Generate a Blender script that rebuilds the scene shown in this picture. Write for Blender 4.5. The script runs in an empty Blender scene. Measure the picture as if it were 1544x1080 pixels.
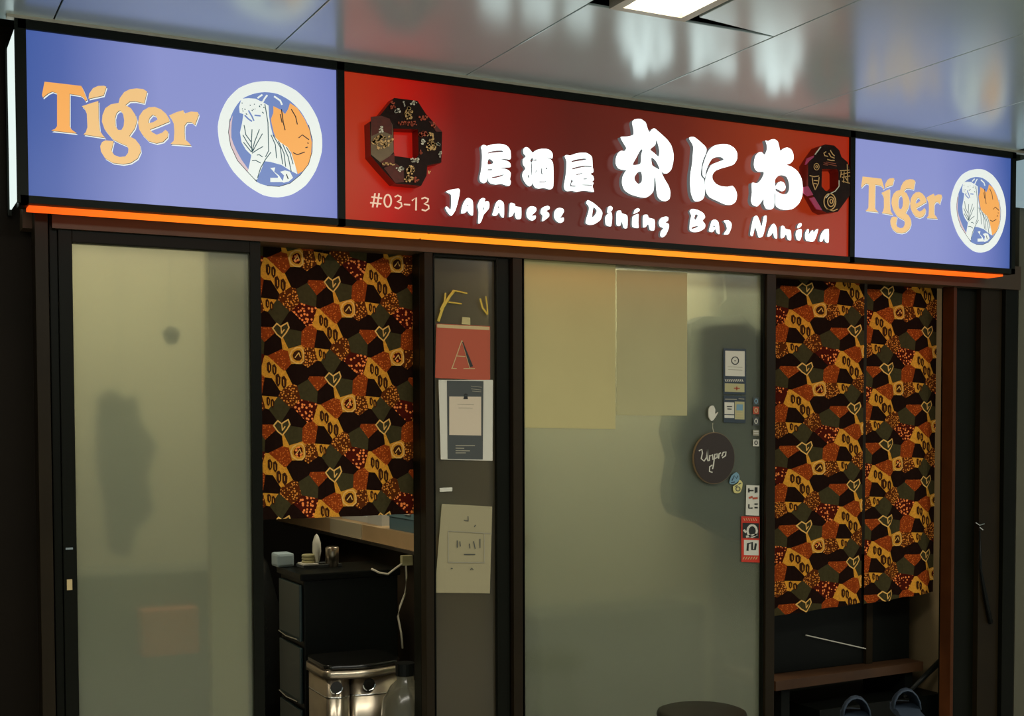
import bpy, bmesh, math, random
from mathutils import Vector, Matrix
from mathutils.geometry import tessellate_polygon
random.seed(7)
S = bpy.context.scene
C = S.collection

# ------------------------------------------------------------------ camera
F_PX, YAW, PITCH, ROLL, PY = 1887.42, math.radians(27.062), math.radians(-2.108), math.radians(-0.161), 705.19
CAM = Vector((0.0, -4.25, 1.55))
fwd = Vector((math.sin(YAW)*math.cos(PITCH), math.cos(YAW)*math.cos(PITCH), math.sin(PITCH)))
r0 = Vector((math.cos(YAW), -math.sin(YAW), 0)); u0_ = r0.cross(fwd)
right = r0*math.cos(ROLL)+u0_*math.sin(ROLL); up = -r0*math.sin(ROLL)+u0_*math.cos(ROLL)
cd = bpy.data.cameras.new('camera'); cam = bpy.data.objects.new('camera', cd); C.objects.link(cam)
M3 = Matrix((right, up, -fwd)).transposed()
cam.matrix_world = Matrix.Translation(CAM) @ M3.to_4x4()
cd.sensor_width = 36; cd.lens = 36*F_PX/1544; cd.shift_y = (PY-540)/1544; cd.clip_start = .05
S.camera = cam
S.view_settings.view_transform = 'Standard'; S.view_settings.look = 'None'
S.view_settings.exposure = 0.0; S.view_settings.gamma = 1.0; S.view_settings.use_curve_mapping = False

# ------------------------------------------------------------------ world and large lights
w = bpy.data.worlds.new('world'); S.world = w; w.use_nodes = True
w.node_tree.nodes['Background'].inputs[0].default_value = (.80, .92, .86, 1)
w.node_tree.nodes['Background'].inputs[1].default_value = .29
def area(name, loc, target, sx, sy, power, col):
    l = bpy.data.lights.new(name, 'AREA'); l.shape = 'RECTANGLE'; l.size = sx; l.size_y = sy
    l.energy = power; l.color = col
    o = bpy.data.objects.new(name, l); C.objects.link(o); o.location = loc
    o.rotation_euler = (Vector(target)-Vector(loc)).to_track_quat('-Z', 'Y').to_euler()
    return o
area('added_fill_light', (.4, -2.5, 2.76), (.4, -2.3, 0), 3.6, .4, 66, (1, .95, .84))  # unseen fill lights, added to brighten floor, ceiling and shop front
area('added_fill_light', (5.0, -2.6, 2.76), (5.0, -2.4, 0), 3.2, .4, 56, (1, .95, .84))
area('room_light', (.85, .95, 2.55), (.85, 1.3, 0), 1.3, .3, 16, (1, .89, .68))
area('room_light', (3.2, .85, 2.55), (3.2, 1.1, 0), 1.6, .3, 22, (1, .91, .70))

# ------------------------------------------------------------------ helpers
def ray(u, v): return fwd+right*((u-772)/F_PX)-up*((v-PY)/F_PX)
def at(u, v, y=None, z=None, x=None):
    """a measured spot on a plane of the place (metres)"""
    d = ray(u, v)
    t = (y-CAM.y)/d.y if y is not None else ((z-CAM.z)/d.z if z is not None else (x-CAM.x)/d.x)
    return CAM+d*t
def AX(u, v, y): return at(u, v, y=y).x
def AZ(u, v, y): return at(u, v, y=y).z

def nt(name):
    m = bpy.data.materials.new(name); m.use_nodes = True
    return m, m.node_tree, m.node_tree.nodes['Principled BSDF']
def pbr(name, col, rough=.5, metal=0., noise=0., nscale=20., bump=0., spec=.5, coat=0.):
    m, t, b = nt(name)
    b.inputs['Base Color'].default_value = (*col, 1); b.inputs['Roughness'].default_value = rough
    b.inputs['Metallic'].default_value = metal; b.inputs['Specular IOR Level'].default_value = spec
    b.inputs['Coat Weight'].default_value = coat
    if noise or bump:
        tc = t.nodes.new('ShaderNodeTexCoord'); n = t.nodes.new('ShaderNodeTexNoise')
        n.inputs['Scale'].default_value = nscale; n.inputs['Detail'].default_value = 5
        t.links.new(tc.outputs['Object'], n.inputs['Vector'])
        if noise:
            mx = t.nodes.new('ShaderNodeMix'); mx.data_type = 'RGBA'
            mx.inputs[6].default_value = (*[c*(1-noise) for c in col], 1)
            mx.inputs[7].default_value = (*[min(1, c*(1+noise)) for c in col], 1)
            t.links.new(n.outputs['Fac'], mx.inputs[0]); t.links.new(mx.outputs[2], b.inputs['Base Color'])
        if bump:
            bp = t.nodes.new('ShaderNodeBump'); bp.inputs['Strength'].default_value = bump; bp.inputs['Distance'].default_value = .01
            t.links.new(n.outputs['Fac'], bp.inputs['Height']); t.links.new(bp.outputs['Normal'], b.inputs['Normal'])
    return m
def emit(name, col, strength=1., base=None):
    m, t, b = nt(name)
    b.inputs['Base Color'].default_value = (*(base or [c*.3 for c in col]), 1); b.inputs['Roughness'].default_value = .35
    b.inputs['Emission Color'].default_value = (*col, 1); b.inputs['Emission Strength'].default_value = strength
    return m
def srgb(r, g, b):
    f = lambda c: (c/255/12.92 if c/255 <= .04045 else ((c/255+.055)/1.055)**2.4)
    return (f(r), f(g), f(b))

def link(name, me, mats, parent=None):
    o = bpy.data.objects.new(name, me); C.objects.link(o)
    for m in (mats if isinstance(mats, (list, tuple)) else [mats]): me.materials.append(m)
    if parent: o.parent = parent; o.matrix_parent_inverse = Matrix.Translation(-parent.location)
    return o
def obj(name, bm, mats, parent=None, smooth=False):
    me = bpy.data.meshes.new(name)
    bmesh.ops.recalc_face_normals(bm, faces=bm.faces)
    if smooth:
        for f in bm.faces: f.smooth = True
    bm.to_mesh(me); bm.free()
    o = link(name, me, mats, parent)
    return o
def tag(o, label=None, cat=None, group=None, kind=None):
    if label: o['label'] = label
    if cat: o['category'] = cat
    if group: o['group'] = group
    if kind: o['kind'] = kind
    return o
def thing(name, loc, label=None, cat=None, group=None, kind=None):
    o = bpy.data.objects.new(name, None); o.empty_display_size = .05; C.objects.link(o); o.location = loc
    return tag(o, label, cat, group, kind)
def box(bm, x0, x1, y0, y1, z0, z1, bev=0.):
    vs = [bm.verts.new((x, y, z)) for x in (x0, x1) for y in (y0, y1) for z in (z0, z1)]
    fs = [(0,1,3,2),(4,6,7,5),(0,4,5,1),(2,3,7,6),(0,2,6,4),(1,5,7,3)]
    F = [bm.faces.new([vs[i] for i in f]) for f in fs]
    if bev:
        es = list({e for f in F for e in f.edges})
        bmesh.ops.bevel(bm, geom=es, offset=bev, segments=2, affect='EDGES', profile=.6)
def bx(name, x0, x1, y0, y1, z0, z1, m, parent=None, bev=0.):
    bm = bmesh.new(); box(bm, x0, x1, y0, y1, z0, z1, bev); return obj(name, bm, m, parent)
def px(name, u0, v0, u1, v1, y0, y1, m, parent=None, bev=0.):
    """upright box whose front (plane y0) has the measured corners"""
    um, vm = (u0+u1)/2, (v0+v1)/2
    return bx(name, AX(u0, vm, y0), AX(u1, vm, y0), y0, y1, AZ(um, v1, y0), AZ(um, v0, y0), m, parent, bev)
def lathe(bm, prof, cx, cy, cz=0., n=32, sx=1., sy=1.):
    rings = []
    for r, z in prof:
        rings.append([bm.verts.new((cx+r*sx*math.cos(2*math.pi*i/n), cy+r*sy*math.sin(2*math.pi*i/n), cz+z)) for i in range(n)])
    for a, b in zip(rings, rings[1:]):
        for i in range(n): bm.faces.new((a[i], a[(i+1) % n], b[(i+1) % n], b[i]))
    if prof[0][0] > 1e-6: bm.faces.new(rings[0][::-1])
    if prof[-1][0] > 1e-6: bm.faces.new(rings[-1])
def tube(bm, pts, r, n=8):
    pts = [Vector(p) for p in pts]; rings = []
    for i, p in enumerate(pts):
        d = (pts[min(i+1, len(pts)-1)]-pts[max(i-1, 0)]).normalized()
        a = d.cross(Vector((0, 0, 1)));
        if a.length < .1: a = d.cross(Vector((1, 0, 0)))
        a.normalize(); b = d.cross(a); rr = r[i] if isinstance(r, (list, tuple)) else r
        rings.append([bm.verts.new(p+a*rr*math.cos(2*math.pi*k/n)+b*rr*math.sin(2*math.pi*k/n)) for k in range(n)])
    for a, b in zip(rings, rings[1:]):
        for k in range(n): bm.faces.new((a[k], a[(k+1) % n], b[(k+1) % n], b[k]))
    bm.faces.new(rings[0][::-1]); bm.faces.new(rings[-1])
def smooth_loop(P, k=3):
    out = []; n = len(P)
    for i in range(n):
        p0, p1, p2, p3 = [Vector(P[(i+j-1) % n]) for j in range(4)]
        for s in range(k):
            t = s/k
            q = .5*((2*p1)+(p2-p0)*t+(2*p0-5*p1+4*p2-p3)*t*t+(3*p1-p0-3*p2+p3)*t**3)
            # keep the overshoot small
            out.append(tuple(q*.75+(p1*(1-t)+p2*t)*.25))
    return out
def plate(bm, loops, f, y0, y1, mi=0, smooth=0):
    """flat plate with holes: loops are 2-D outlines, f maps them to (X, Z); spans y0..y1"""
    if smooth: loops = [smooth_loop(l, smooth) for l in loops]
    L = [[Vector((*f(p), 0)) for p in l] for l in loops]
    flat = [p for l in L for p in l]
    tris = tessellate_polygon(L)
    fr = [bm.verts.new((p.x, y0, p.y)) for p in flat]
    for t in tris:
        try: fc = bm.faces.new([fr[i] for i in t]); fc.material_index = mi
        except ValueError: pass
    if y1 > y0:
        bk = [bm.verts.new((p.x, y1, p.y)) for p in flat]
        for t in tris:
            try: fc = bm.faces.new([bk[i] for i in reversed(t)]); fc.material_index = mi
            except ValueError: pass
        o = 0
        for l in L:
            n = len(l)
            for i in range(n):
                j = (i+1) % n
                try: fc = bm.faces.new((fr[o+i], fr[o+j], bk[o+j], bk[o+i])); fc.material_index = mi
                except ValueError: pass
            o += n
def crop(ox, oy, sc, y, dx=0., dz=0., sx=1., sz=1., cx=0., cz=0.):
    def f(p):
        q = at(ox+p[0]/sc, oy+p[1]/sc, y=y)
        return (cx+(q.x-cx)*sx+dx, cz+(q.z-cz)*sz+dz)
    return f
def stroke_loop(pts, wd):
    """outline of a brush line in 2-D"""
    P = [Vector(p) for p in pts]; L = []; R = []
    for i, p in enumerate(P):
        d = (P[min(i+1, len(P)-1)]-P[max(i-1, 0)]).normalized(); n = Vector((-d.y, d.x))
        ww = (wd[i] if isinstance(wd, (list, tuple)) else wd)/2
        L.append(tuple(p+n*ww)); R.append(tuple(p-n*ww))
    return L+R[::-1]
def strokes(bm, lines, wd, f, y0, y1=None, mi=0):
    for l in lines:
        L = stroke_loop(l, wd); n = len(l)
        V = [bm.verts.new((f(p)[0], y0, f(p)[1])) for p in L]
        for i in range(n-1):
            try: fc = bm.faces.new((V[i], V[i+1], V[2*n-2-i], V[2*n-1-i])); fc.material_index = mi
            except ValueError: pass

# ------------------------------------------------------------------ materials
m_black = pbr('black_aluminium', (.004, .0045, .002), .42, 0, .3, 8, spec=.12)
m_brown = pbr('brown_aluminium', (.015, .010, .004), .42, 0, .3, 6, spec=.15)
m_hdr = pbr('header_cladding', (.055, .032, .014), .5, .1, .3, 5)
m_rust = pbr('rust_wood', (.065, .019, .004), .5, 0, .35, 9, spec=.2)
m_wall_dk = pbr('dark_wall_paint', (.009, .006, .003), .6, 0, .3, 4, spec=.1)
m_ceil = pbr('ceiling_metal', (.62, .77, .79), .22, .32, .05, 2.5, .02)
m_ceil_trim = pbr('ceiling_trim_paint', (.50, .46, .36), .35, .2)
m_floor = pbr('floor_tile', (.58, .57, .53), .35, 0, .2, 4)
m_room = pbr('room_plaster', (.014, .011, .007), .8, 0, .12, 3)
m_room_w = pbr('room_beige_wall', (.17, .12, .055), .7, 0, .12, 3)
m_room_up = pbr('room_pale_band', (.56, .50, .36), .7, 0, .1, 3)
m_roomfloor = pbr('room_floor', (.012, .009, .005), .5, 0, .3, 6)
m_signframe = pbr('sign_frame_black', (.005, .007, .004), .5, 0, spec=.15)
m_letter = emit('letter_white_acrylic', (.92, .99, .96), 1.75, (.1, .1, .1))
m_white = pbr('white_paper', (.62, .60, .50), .7)
m_cream = pbr('cream_paper', (.50, .44, .20), .8, 0, .06, 6)
m_cream2 = pbr('cream_paper_pale', (.42, .39, .20), .8, 0, .06, 6)
m_slate = pbr('slate_print', (.055, .062, .058), .6)
m_navy = pbr('navy_print', (.02, .035, .05), .5)
m_ink = pbr('dark_ink', (.01, .012, .01), .5)
m_gold = pbr('gold_print', (.55, .42, .20), .5)
m_redcard = pbr('red_card', (.42, .075, .03), .6)
m_red = pbr('red_sticker', (.55, .03, .01), .5)
m_grey = pbr('grey_print', (.32, .30, .22), .6)
m_blue_st = pbr('light_blue_sticker', (.16, .30, .38), .5)
m_yel_st = pbr('pale_yellow_sticker', (.62, .55, .20), .5)
m_plaque = pbr('plaque_brown', (.022, .012, .007), .5)
m_steel = pbr('brushed_steel', (.50, .43, .33), .28, .95, .25, 14)
m_chrome = pbr('chrome', (.7, .72, .7), .12, 1)
m_blackpl = pbr('black_plastic', (.004, .005, .004), .4, spec=.15)
m_teal = pbr('smoked_teal_plastic', (.016, .034, .034), .3, 0, .2, 5)
m_counter = pbr('counter_edge_wood', (.50, .34, .17), .4, 0, .15, 8)
m_wood = pbr('bench_wood', (.055, .022, .006), .5, 0, .4, 7)
m_cable = pbr('cream_cable', (.55, .50, .36), .5)
m_slip = pbr('blue_grey_rubber', (.035, .055, .085), .6)
m_twig = pbr('yellow_twig', (.65, .48, .07), .6)
m_lid = pbr('bin_lid', (.006, .006, .005), .18)

def frosted(name, col, trans, rough, dark=1.):
    m, t, b = nt(name)
    b.inputs['Base Color'].default_value = (*col, 1); b.inputs['Transmission Weight'].default_value = 1
    b.inputs['Roughness'].default_value = rough; b.inputs['IOR'].default_value = 1.25
    df = t.nodes.new('ShaderNodeBsdfTranslucent'); df.inputs[0].default_value = (*[c*dark for c in col], 1)
    d2 = t.nodes.new('ShaderNodeBsdfDiffuse'); d2.inputs[0].default_value = (*[c*.45*dark for c in col], 1)
    a = t.nodes.new('ShaderNodeMixShader'); a.inputs[0].default_value = .5
    t.links.new(df.outputs[0], a.inputs[1]); t.links.new(d2.outputs[0], a.inputs[2])
    g = t.nodes.new('ShaderNodeBsdfGlossy'); g.inputs['Roughness'].default_value = .15; g.inputs[0].default_value = (.6, .6, .6, 1)
    k = t.nodes.new('ShaderNodeMixShader'); k.inputs[0].default_value = trans
    t.links.new(a.outputs[0], k.inputs[1]); t.links.new(b.outputs[0], k.inputs[2])
    k2 = t.nodes.new('ShaderNodeMixShader'); k2.inputs[0].default_value = .05
    t.links.new(k.outputs[0], k2.inputs[1]); t.links.new(g.outputs[0], k2.inputs[2])
    t.links.new(k2.outputs[0], t.nodes['Material Output'].inputs['Surface'])
    return m
m_frost = frosted('frosted_glass', (.74, .80, .62), .68, .22)
m_frost2 = frosted('hazy_glass', (.56, .50, .32), .6, .30, .55)

# ================================================================== STRUCTURE
Y = .2                                    # plane of the shop front glass
# floors
fl = bx('floor', -6, 12, -9, 5, -.1, 0, m_floor); tag(fl, 'pale tiled floor running under the shop front', kind='structure')
# ceiling with separate metal panels
ZC = 2.832
ceil = thing('ceiling', (0, 0, ZC), 'white glossy metal panel ceiling above the sign', kind='structure')
bx('backing', -6, 12, -9, .33, ZC+.05, ZC+.1, m_black, ceil)
XJ = [.54+.7225*i for i in range(-6, 13)]
YJ = [.07, -.883, -2.30, -3.77, -5.24, -6.7]
TRX0, TRX1, TRY0, TRY1 = 2.063, 2.335, -2.05, -.893
for j in range(len(YJ)-1):
    for i in range(len(XJ)-1):
        if j == 0 and i != 8: continue
        a, b = XJ[i]+.0025, XJ[i+1]-.0025; c, d = YJ[j+1]+.0025, YJ[0 if (j == 1 and i != 8) else j]-.0025
        if abs(a-2.0175) < .01 and 0: continue
        if j == 1 and i == 8: a = TRX1+.03         # panel beside the lamp, hanging ajar
        if j in (1, 3) and (i-8) % 4 == 0 and not (j == 1 and i == 8): a = a+.30
        bm = bmesh.new(); box(bm, a, b, c, d, ZC, ZC+.008, .002)
        if j == 1 and i == 8:
            for v in bm.verts:
                if v.co.x < (a+b)/2 and v.co.y > (c+d)/2: v.co.y -= .05
        o = obj('ceiling_panel', bm, m_ceil, ceil)
m_lamp = emit('lamp_diffuser', (1, .94, .76), 9, (.8, .8, .8))
def troffer(x0, x1, y0, y1, label):
    t = thing('ceiling_light', ((x0+x1)/2, (y0+y1)/2, ZC), label, 'ceiling light', 'recessed ceiling lights')
    bm = bmesh.new(); w_ = .028
    box(bm, x0-.005, x0+w_, y0, y1, ZC-.006, ZC+.04); box(bm, x1-w_, x1+.005, y0, y1, ZC-.006, ZC+.04)
    box(bm, x0+w_, x1-w_, y0, y0+w_, ZC-.006, ZC+.04); box(bm, x0+w_, x1-w_, y1-w_, y1, ZC-.006, ZC+.04)
    obj('frame', bm, m_ceil_trim, t)
    bx('diffuser', x0+w_, x1-w_, y0+w_, y1-w_, ZC+.012, ZC+.02, m_lamp, t)
troffer(TRX0, TRX1, TRY0, TRY1, 'recessed rectangular lamp glowing warm white in the metal ceiling')
troffer(TRX0-2.93, TRX1-2.93, TRY0, TRY1, 'further recessed lamp left of the picture in the ceiling')
troffer(TRX0+2.93, TRX1+2.93, TRY0, TRY1, 'further recessed lamp right of the picture in the ceiling')
bx('trim_1', .40, 5.0, .0, .03, 2.822, 2.834, m_ceil_trim)['kind'] = 'structure'
# wall above and around the shop front
wf = thing('wall_front', (0, .22, 0), 'dark shop front wall with brown header', kind='structure')
bx('header', .46, 5.6, Y+.03, Y+.12, 2.20, 2.90, m_hdr, wf)
bx('side_pier', -3, AX(84, 700, Y-.0), Y+.12, Y+.16, 0, 2.90, m_wall_dk, wf)
bx('side_pier', AX(1533, 700, Y), 9, Y+.0, Y+.14, 0, 2.90, pbr('neighbour_paint', (.10, .095, .06), .6, 0, .2, 5), wf)
zt = 2.262
def member(name, u0, u1, y0, y1, m, z0=0., z1=zt, vr=700):
    o = bx(name, AX(u0, vr, y1 if u0 in (623, 1419) else Y), AX(u1, vr, y0), y0, y1, z0, z1, m, None, .002); o['kind'] = 'structure'; return o
n = 2
def trim(u0, u1, y0, y1, m, z0=0., z1=zt, lab=None, vr=700):
    global n
    o = member('trim_%d' % n, u0, u1, y0, y1, m, z0, z1, vr); n += 1
    if lab: o['label'] = lab
    return o
trim(56, 78, Y-.04, Y+.06, m_brown, lab='dark brown post at the left end of the shop front')
trim(79, 92, Y-.01, Y+.06, m_black)
trim(623, 636, Y+.02, Y+.09, m_black); trim(637, 654, Y-.03, Y+.05, m_brown)
trim(748, 768, Y-.01, Y+.06, m_black); trim(769, 788, Y-.03, Y+.06, m_brown)
trim(1149, 1169, Y-.03, Y+.06, m_brown)
trim(1419, 1440, Y-.01, Y+.06, m_rust, lab='reddish brown post right of the right curtain', vr=750)
trim(1441, 1476, Y+.03, Y+.10, m_black); trim(1477, 1508, Y, Y+.06, m_brown, lab='dark olive panel near the right end of the shop front')
trim(1509, 1532, Y-.02, Y+.06, m_black)
# header rail with two steps
bx('trim_%d' % n, .545, 5.1, Y-.035, Y+.03, AZ(240, 354, Y-.035), zt+.05, m_hdr)['kind'] = 'structure'; n += 1
# shop interior shell
X0r, X1r, YB = .1, 4.80, 3.6
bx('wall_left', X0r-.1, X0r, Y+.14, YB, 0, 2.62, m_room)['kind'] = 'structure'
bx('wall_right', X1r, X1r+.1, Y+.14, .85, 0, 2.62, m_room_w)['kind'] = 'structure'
bx('wall_right', X1r, X1r+.1, .85, YB, 0, 2.62, m_room)['kind'] = 'structure'  # same wall further in; shade behind the curtain gap put into its dark colour
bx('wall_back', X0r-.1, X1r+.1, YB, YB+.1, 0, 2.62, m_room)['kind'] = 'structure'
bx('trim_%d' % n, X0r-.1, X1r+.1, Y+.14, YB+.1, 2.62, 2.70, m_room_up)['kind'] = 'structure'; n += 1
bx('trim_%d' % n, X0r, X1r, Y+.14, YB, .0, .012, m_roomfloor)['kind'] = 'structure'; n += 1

# glazed leaves
def leaf(name, u0, u1, gu0, gu1, vtop, gvtop, y0, glass, fm, label, vr=700, gz0=.08):
    z1 = AZ((u0+u1)/2, vtop, y0); gz1 = AZ((gu0+gu1)/2, gvtop, y0)
    X0, X1, G0, G1 = AX(u0, vr, y0), AX(u1, vr, y0), AX(gu0, vr, y0-.02), AX(gu1, vr, y0)
    t = thing(name, ((X0+X1)/2, y0, 0), label, kind='structure')
    bx('stile', X0, G0, y0-.02, y0+.025, .0, z1, fm, t, .003); bx('stile', G1, X1, y0-.02, y0+.025, .0, z1, fm, t, .003)
    bx('top_rail', G0, G1, y0-.02, y0+.025, gz1, z1, fm, t, .003); bx('bottom_rail', G0, G1, y0-.02, y0+.025, 0., gz0, fm, t, .003)
    bx('glass_pane', G0, G1, y0, y0+.006, gz0, gz1, glass, t)
    return t
d1 = leaf('door_1', 92, 394, 114, 378, 352, 375, Y, m_frost, m_black, 'left frosted glass sliding door in a black frame')
w1 = leaf('window_1', 654, 749, 655, 746, 377, 391, Y+.005, m_frost2, m_black, 'narrow hazy glass sidelight hung with notices')
d2 = leaf('door_2', 788, 1150, 790, 1146, 373, 390, Y+.005, m_frost, m_black, 'wide frosted glass door with notices and stickers', gz0=.06)
# top rail light edge on left door and small lock
px('lock_plate', 101, 874, 109, 890, Y-.026, Y-.02, m_gold, d1)
px('latch_plate', 99, 826, 110, 829, Y-.026, Y-.02, m_chrome, d1)
for a_, b_, y_ in ((X0r, 1.52, 1.55), (2.75, 4.05, 1.3)):  # pale screens added so the frosted glass looks bright from behind
    o = bx('trim_%d' % n, a_, b_, y_, y_+.06, .012, 2.62, m_room_up); tag(o, 'added pale partition, a bright backing seen only through frosted glass', kind='structure'); n += 1

# ================================================================== SIGN
sign = thing('shop_sign', (2.65, 0, 2.24), 'long illuminated box sign with blue ends and red middle bearing white Japanese lettering', 'sign')
SX0, SX1, SZ0, SZ1 = .432, 4.868, 2.246, 2.820
bm = bmesh.new(); fw = .028
box(bm, SX0, SX1, 0, .05, SZ1-fw, SZ1); box(bm, SX0, SX1, 0, .05, SZ0, SZ0+.024)
box(bm, SX0, SX0+.024, 0, .05, SZ0, SZ1); box(bm, SX1-.024, SX1, 0, .05, SZ0, SZ1)
box(bm, 1.484, 1.511, 0, .03, SZ0, SZ1); box(bm, 3.843, 3.870, 0, .03, SZ0, SZ1)
obj('frame', bm, m_signframe, sign)
bx('casing', SX0+.004, SX1-.004, .05, .16, SZ0+.004, SZ1-.004, m_signframe, sign)
bx('end_panel', SX0-.006, SX0-.0005, .012, .285, SZ0+.02, SZ1-.02, emit('end_panel_white', (.80, .92, .88), 1.), sign)
bm = bmesh.new()
box(bm, SX0-.010, SX0, .0, .012, SZ0, SZ1); box(bm, SX0-.012, SX0, .285, .31, SZ0, SZ1)
obj('end_trim', bm, m_signframe, sign)
# orange lamp strip under the sign
def strip_mat():
    m, t, b = nt('orange_lamp_cover')
    b.inputs['Base Color'].default_value = (.4, .15, .02, 1)
    b.inputs['Emission Strength'].default_value = 1.3
    tc = t.nodes.new('ShaderNodeTexCoord'); sp = t.nodes.new('ShaderNodeSeparateXYZ'); r = t.nodes.new('ShaderNodeValToRGB')
    t.links.new(tc.outputs['Object'], sp.inputs[0]); dv = t.nodes.new('ShaderNodeMath'); dv.operation = 'DIVIDE'; dv.inputs[1].default_value = 4.9
    t.links.new(sp.outputs['X'], dv.inputs[0]); t.links.new(dv.outputs[0], r.inputs[0]); t.links.new(r.outputs[0], b.inputs['Emission Color'])
    e = r.color_ramp.elements; e.new(.5); e.new(.25)
    for k, (p, c) in enumerate(((.08, (1, .07, .006)), (.25, (1, .23, .008)), (.55, (1, .29, .015)), (.97, (1, .10, .005)))): e[k].position = p; e[k].color = (*c, 1)
    return m
m_strip = strip_mat()
for a, b in ((SX0+.03, AX(636, 360, .1)), (AX(640, 360, .1), SX1-.03)):
    bx('lamp_strip', a, b, .045, .135, SZ0-.008, SZ0+.003, m_strip, sign)

def panel_mat(name, stops, strength=1., axis='X'):
    """backlit sheet: uneven glow from behind painted into colours across the sheet"""
    m, t, b = nt(name)
    tc = t.nodes.new('ShaderNodeTexCoord'); sp = t.nodes.new('ShaderNodeSeparateXYZ'); r = t.nodes.new('ShaderNodeValToRGB')
    t.links.new(tc.outputs['Generated'], sp.inputs[0])
    nz = t.nodes.new('ShaderNodeTexNoise'); nz.inputs['Scale'].default_value = 1.2
    t.links.new(tc.outputs['Object'], nz.inputs['Vector'])
    ad = t.nodes.new('ShaderNodeMath'); ad.operation = 'MULTIPLY_ADD'; ad.inputs[1].default_value = .12
    t.links.new(nz.outputs['Fac'], ad.inputs[0]); t.links.new(sp.outputs[axis], ad.inputs[2])
    sb = t.nodes.new('ShaderNodeMath'); sb.operation = 'SUBTRACT'; sb.inputs[1].default_value = .06
    t.links.new(ad.outputs[0], sb.inputs[0]); t.links.new(sb.outputs[0], r.inputs[0])
    e = r.color_ramp.elements
    while len(e) < len(stops): e.new(.5)
    for k, (p, c) in enumerate(stops): e[k].position = p; e[k].color = (*c, 1)
    b.inputs['Emission Strength'].default_value = strength; b.inputs['Roughness'].default_value = .3
    t.links.new(r.outputs[0], b.inputs['Emission Color'])
    mm = t.nodes.new('ShaderNodeMix'); mm.data_type = 'RGBA'; mm.blend_type = 'MULTIPLY'; mm.inputs[0].default_value = 1
    mm.inputs[7].default_value = (.15, .15, .15, 1); b.inputs['Specular IOR Level'].default_value = .25; t.links.new(r.outputs[0], mm.inputs[6]); t.links.new(mm.outputs[2], b.inputs['Base Color'])
    return m
B1, B2, B3 = srgb(70, 95, 165), srgb(142, 150, 208), srgb(122, 132, 198)
m_blueL = panel_mat('blue_sheet', [(0, B1), (.10, srgb(84, 104, 172)), (.40, B2), (.8, B2), (1, B3)], .92)  # weaker backlight towards the outer ends put into the blues
m_blueR = panel_mat('blue_sheet_small', [(0, B2), (.5, B2), (.8, B3), (1, B1)], .92)
m_redp = panel_mat('red_sheet', [(0, srgb(178, 48, 20)), (.09, srgb(182, 20, 8)), (.19, srgb(120, 20, 12)), (.4, srgb(92, 27, 17)), (.62, srgb(108, 34, 19)), (.82, srgb(150, 52, 22)), (1, srgb(165, 40, 14))], .8)  # brighter and dimmer stretches of the backlight painted as colour stops
yP = .012
pl = bx('blue_panel', SX0+.024, 1.484, yP, yP+.01, SZ0+.024, SZ1-fw, m_blueL, sign)
pr = bx('red_panel', 1.511, 3.843, yP, yP+.01, SZ0+.024, SZ1-fw, m_redp, sign)
pb = bx('blue_panel', 3.870, SX1-.024, yP, yP+.01, SZ0+.024, SZ1-fw, m_blueR, sign)

A_LET = [
 [[(105,72),(250,88),(435,110),(455,150),(487,235),(470,245),(455,215),(425,195),(330,180),(330,470),(345,500),(395,535),(165,510),(200,495),(218,470),(218,175),(175,160),(140,175),(90,215),(82,190)]],
 [[(500,225),(505,180),(540,130),(585,110),(640,108),(660,118),(635,195)]],
 [[(440,292),(520,265),(588,245),(590,400),(600,510),(630,555),(650,575),(455,545),(475,525),(490,480),(485,360),(465,315)]],
 [[(770,262),(780,220),(820,165),(870,140),(930,132),(990,138),(1025,160),(1000,265),(920,248),(870,250),(830,282),(880,310),(920,370),(935,420),(915,490),(865,560),(920,590),(960,640),(968,700),(940,760),(880,800),(810,812),(720,800),(650,760),(612,700),(605,650),(620,615),(650,598),(725,605),(705,690),(730,730),(780,748),(830,742),(855,710),(858,670),(840,645),(780,620),(720,590),(685,550),(645,500),(620,430),(625,370),(650,310),(700,275)],
  [(785,330),(810,360),(820,420),(815,470),(795,505),(765,505),(742,470),(738,400),(750,355),(770,335)]],
 [[(1225,430),(1220,400),(1195,360),(1150,320),(1095,298),(1040,302),(990,330),(955,380),(945,440),(955,500),(985,550),(1040,605),(1110,625),(1170,610),(1210,570),(1215,525),(1190,503),(1160,530),(1110,548),(1070,525),(1050,500),(1130,470)],
  [(1035,445),(1045,400),(1075,368),(1105,380),(1120,410),(1080,435)]],
 [[(1222,375),(1290,345),(1350,328),(1360,358),(1420,340),(1480,345),(1488,370),(1455,460),(1425,435),(1385,435),(1362,465),(1360,520),(1365,590),(1400,620),(1420,645),(1235,630),(1265,600),(1270,520),(1265,450),(1245,405)]]]
m_tan = emit('print_tan', srgb(234, 190, 128), .95); m_orange = emit('print_orange', srgb(240, 168, 88), .95)
m_pwhite = emit('print_white', srgb(226, 232, 226), .97); m_pdark = emit('print_dark', (.012, .02, .03), .6)
m_pteal = emit('print_teal', srgb(40, 80, 90), .8); m_pblue = emit('print_blue', srgb(112, 134, 190), .9); m_pink = emit('print_pink', srgb(215, 190, 195), .9)
RING = [(440,62),(560,75),(690,140),(790,240),(860,360),(898,500),(898,640),(850,790),(770,910),(660,985),(540,1010),(420,990),(290,910),(180,800),(110,680),(65,560),(52,430),(75,320),(130,210),(220,120),(330,75)]
RIN = [(435,150),(540,165),(640,220),(730,310),(790,420),(820,540),(818,640),(790,740),(720,830),(640,895),(550,922),(450,915),(370,885),(290,800),(210,710),(155,590),(137,480),(150,370),(190,280),(250,205),(340,165)]
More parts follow.
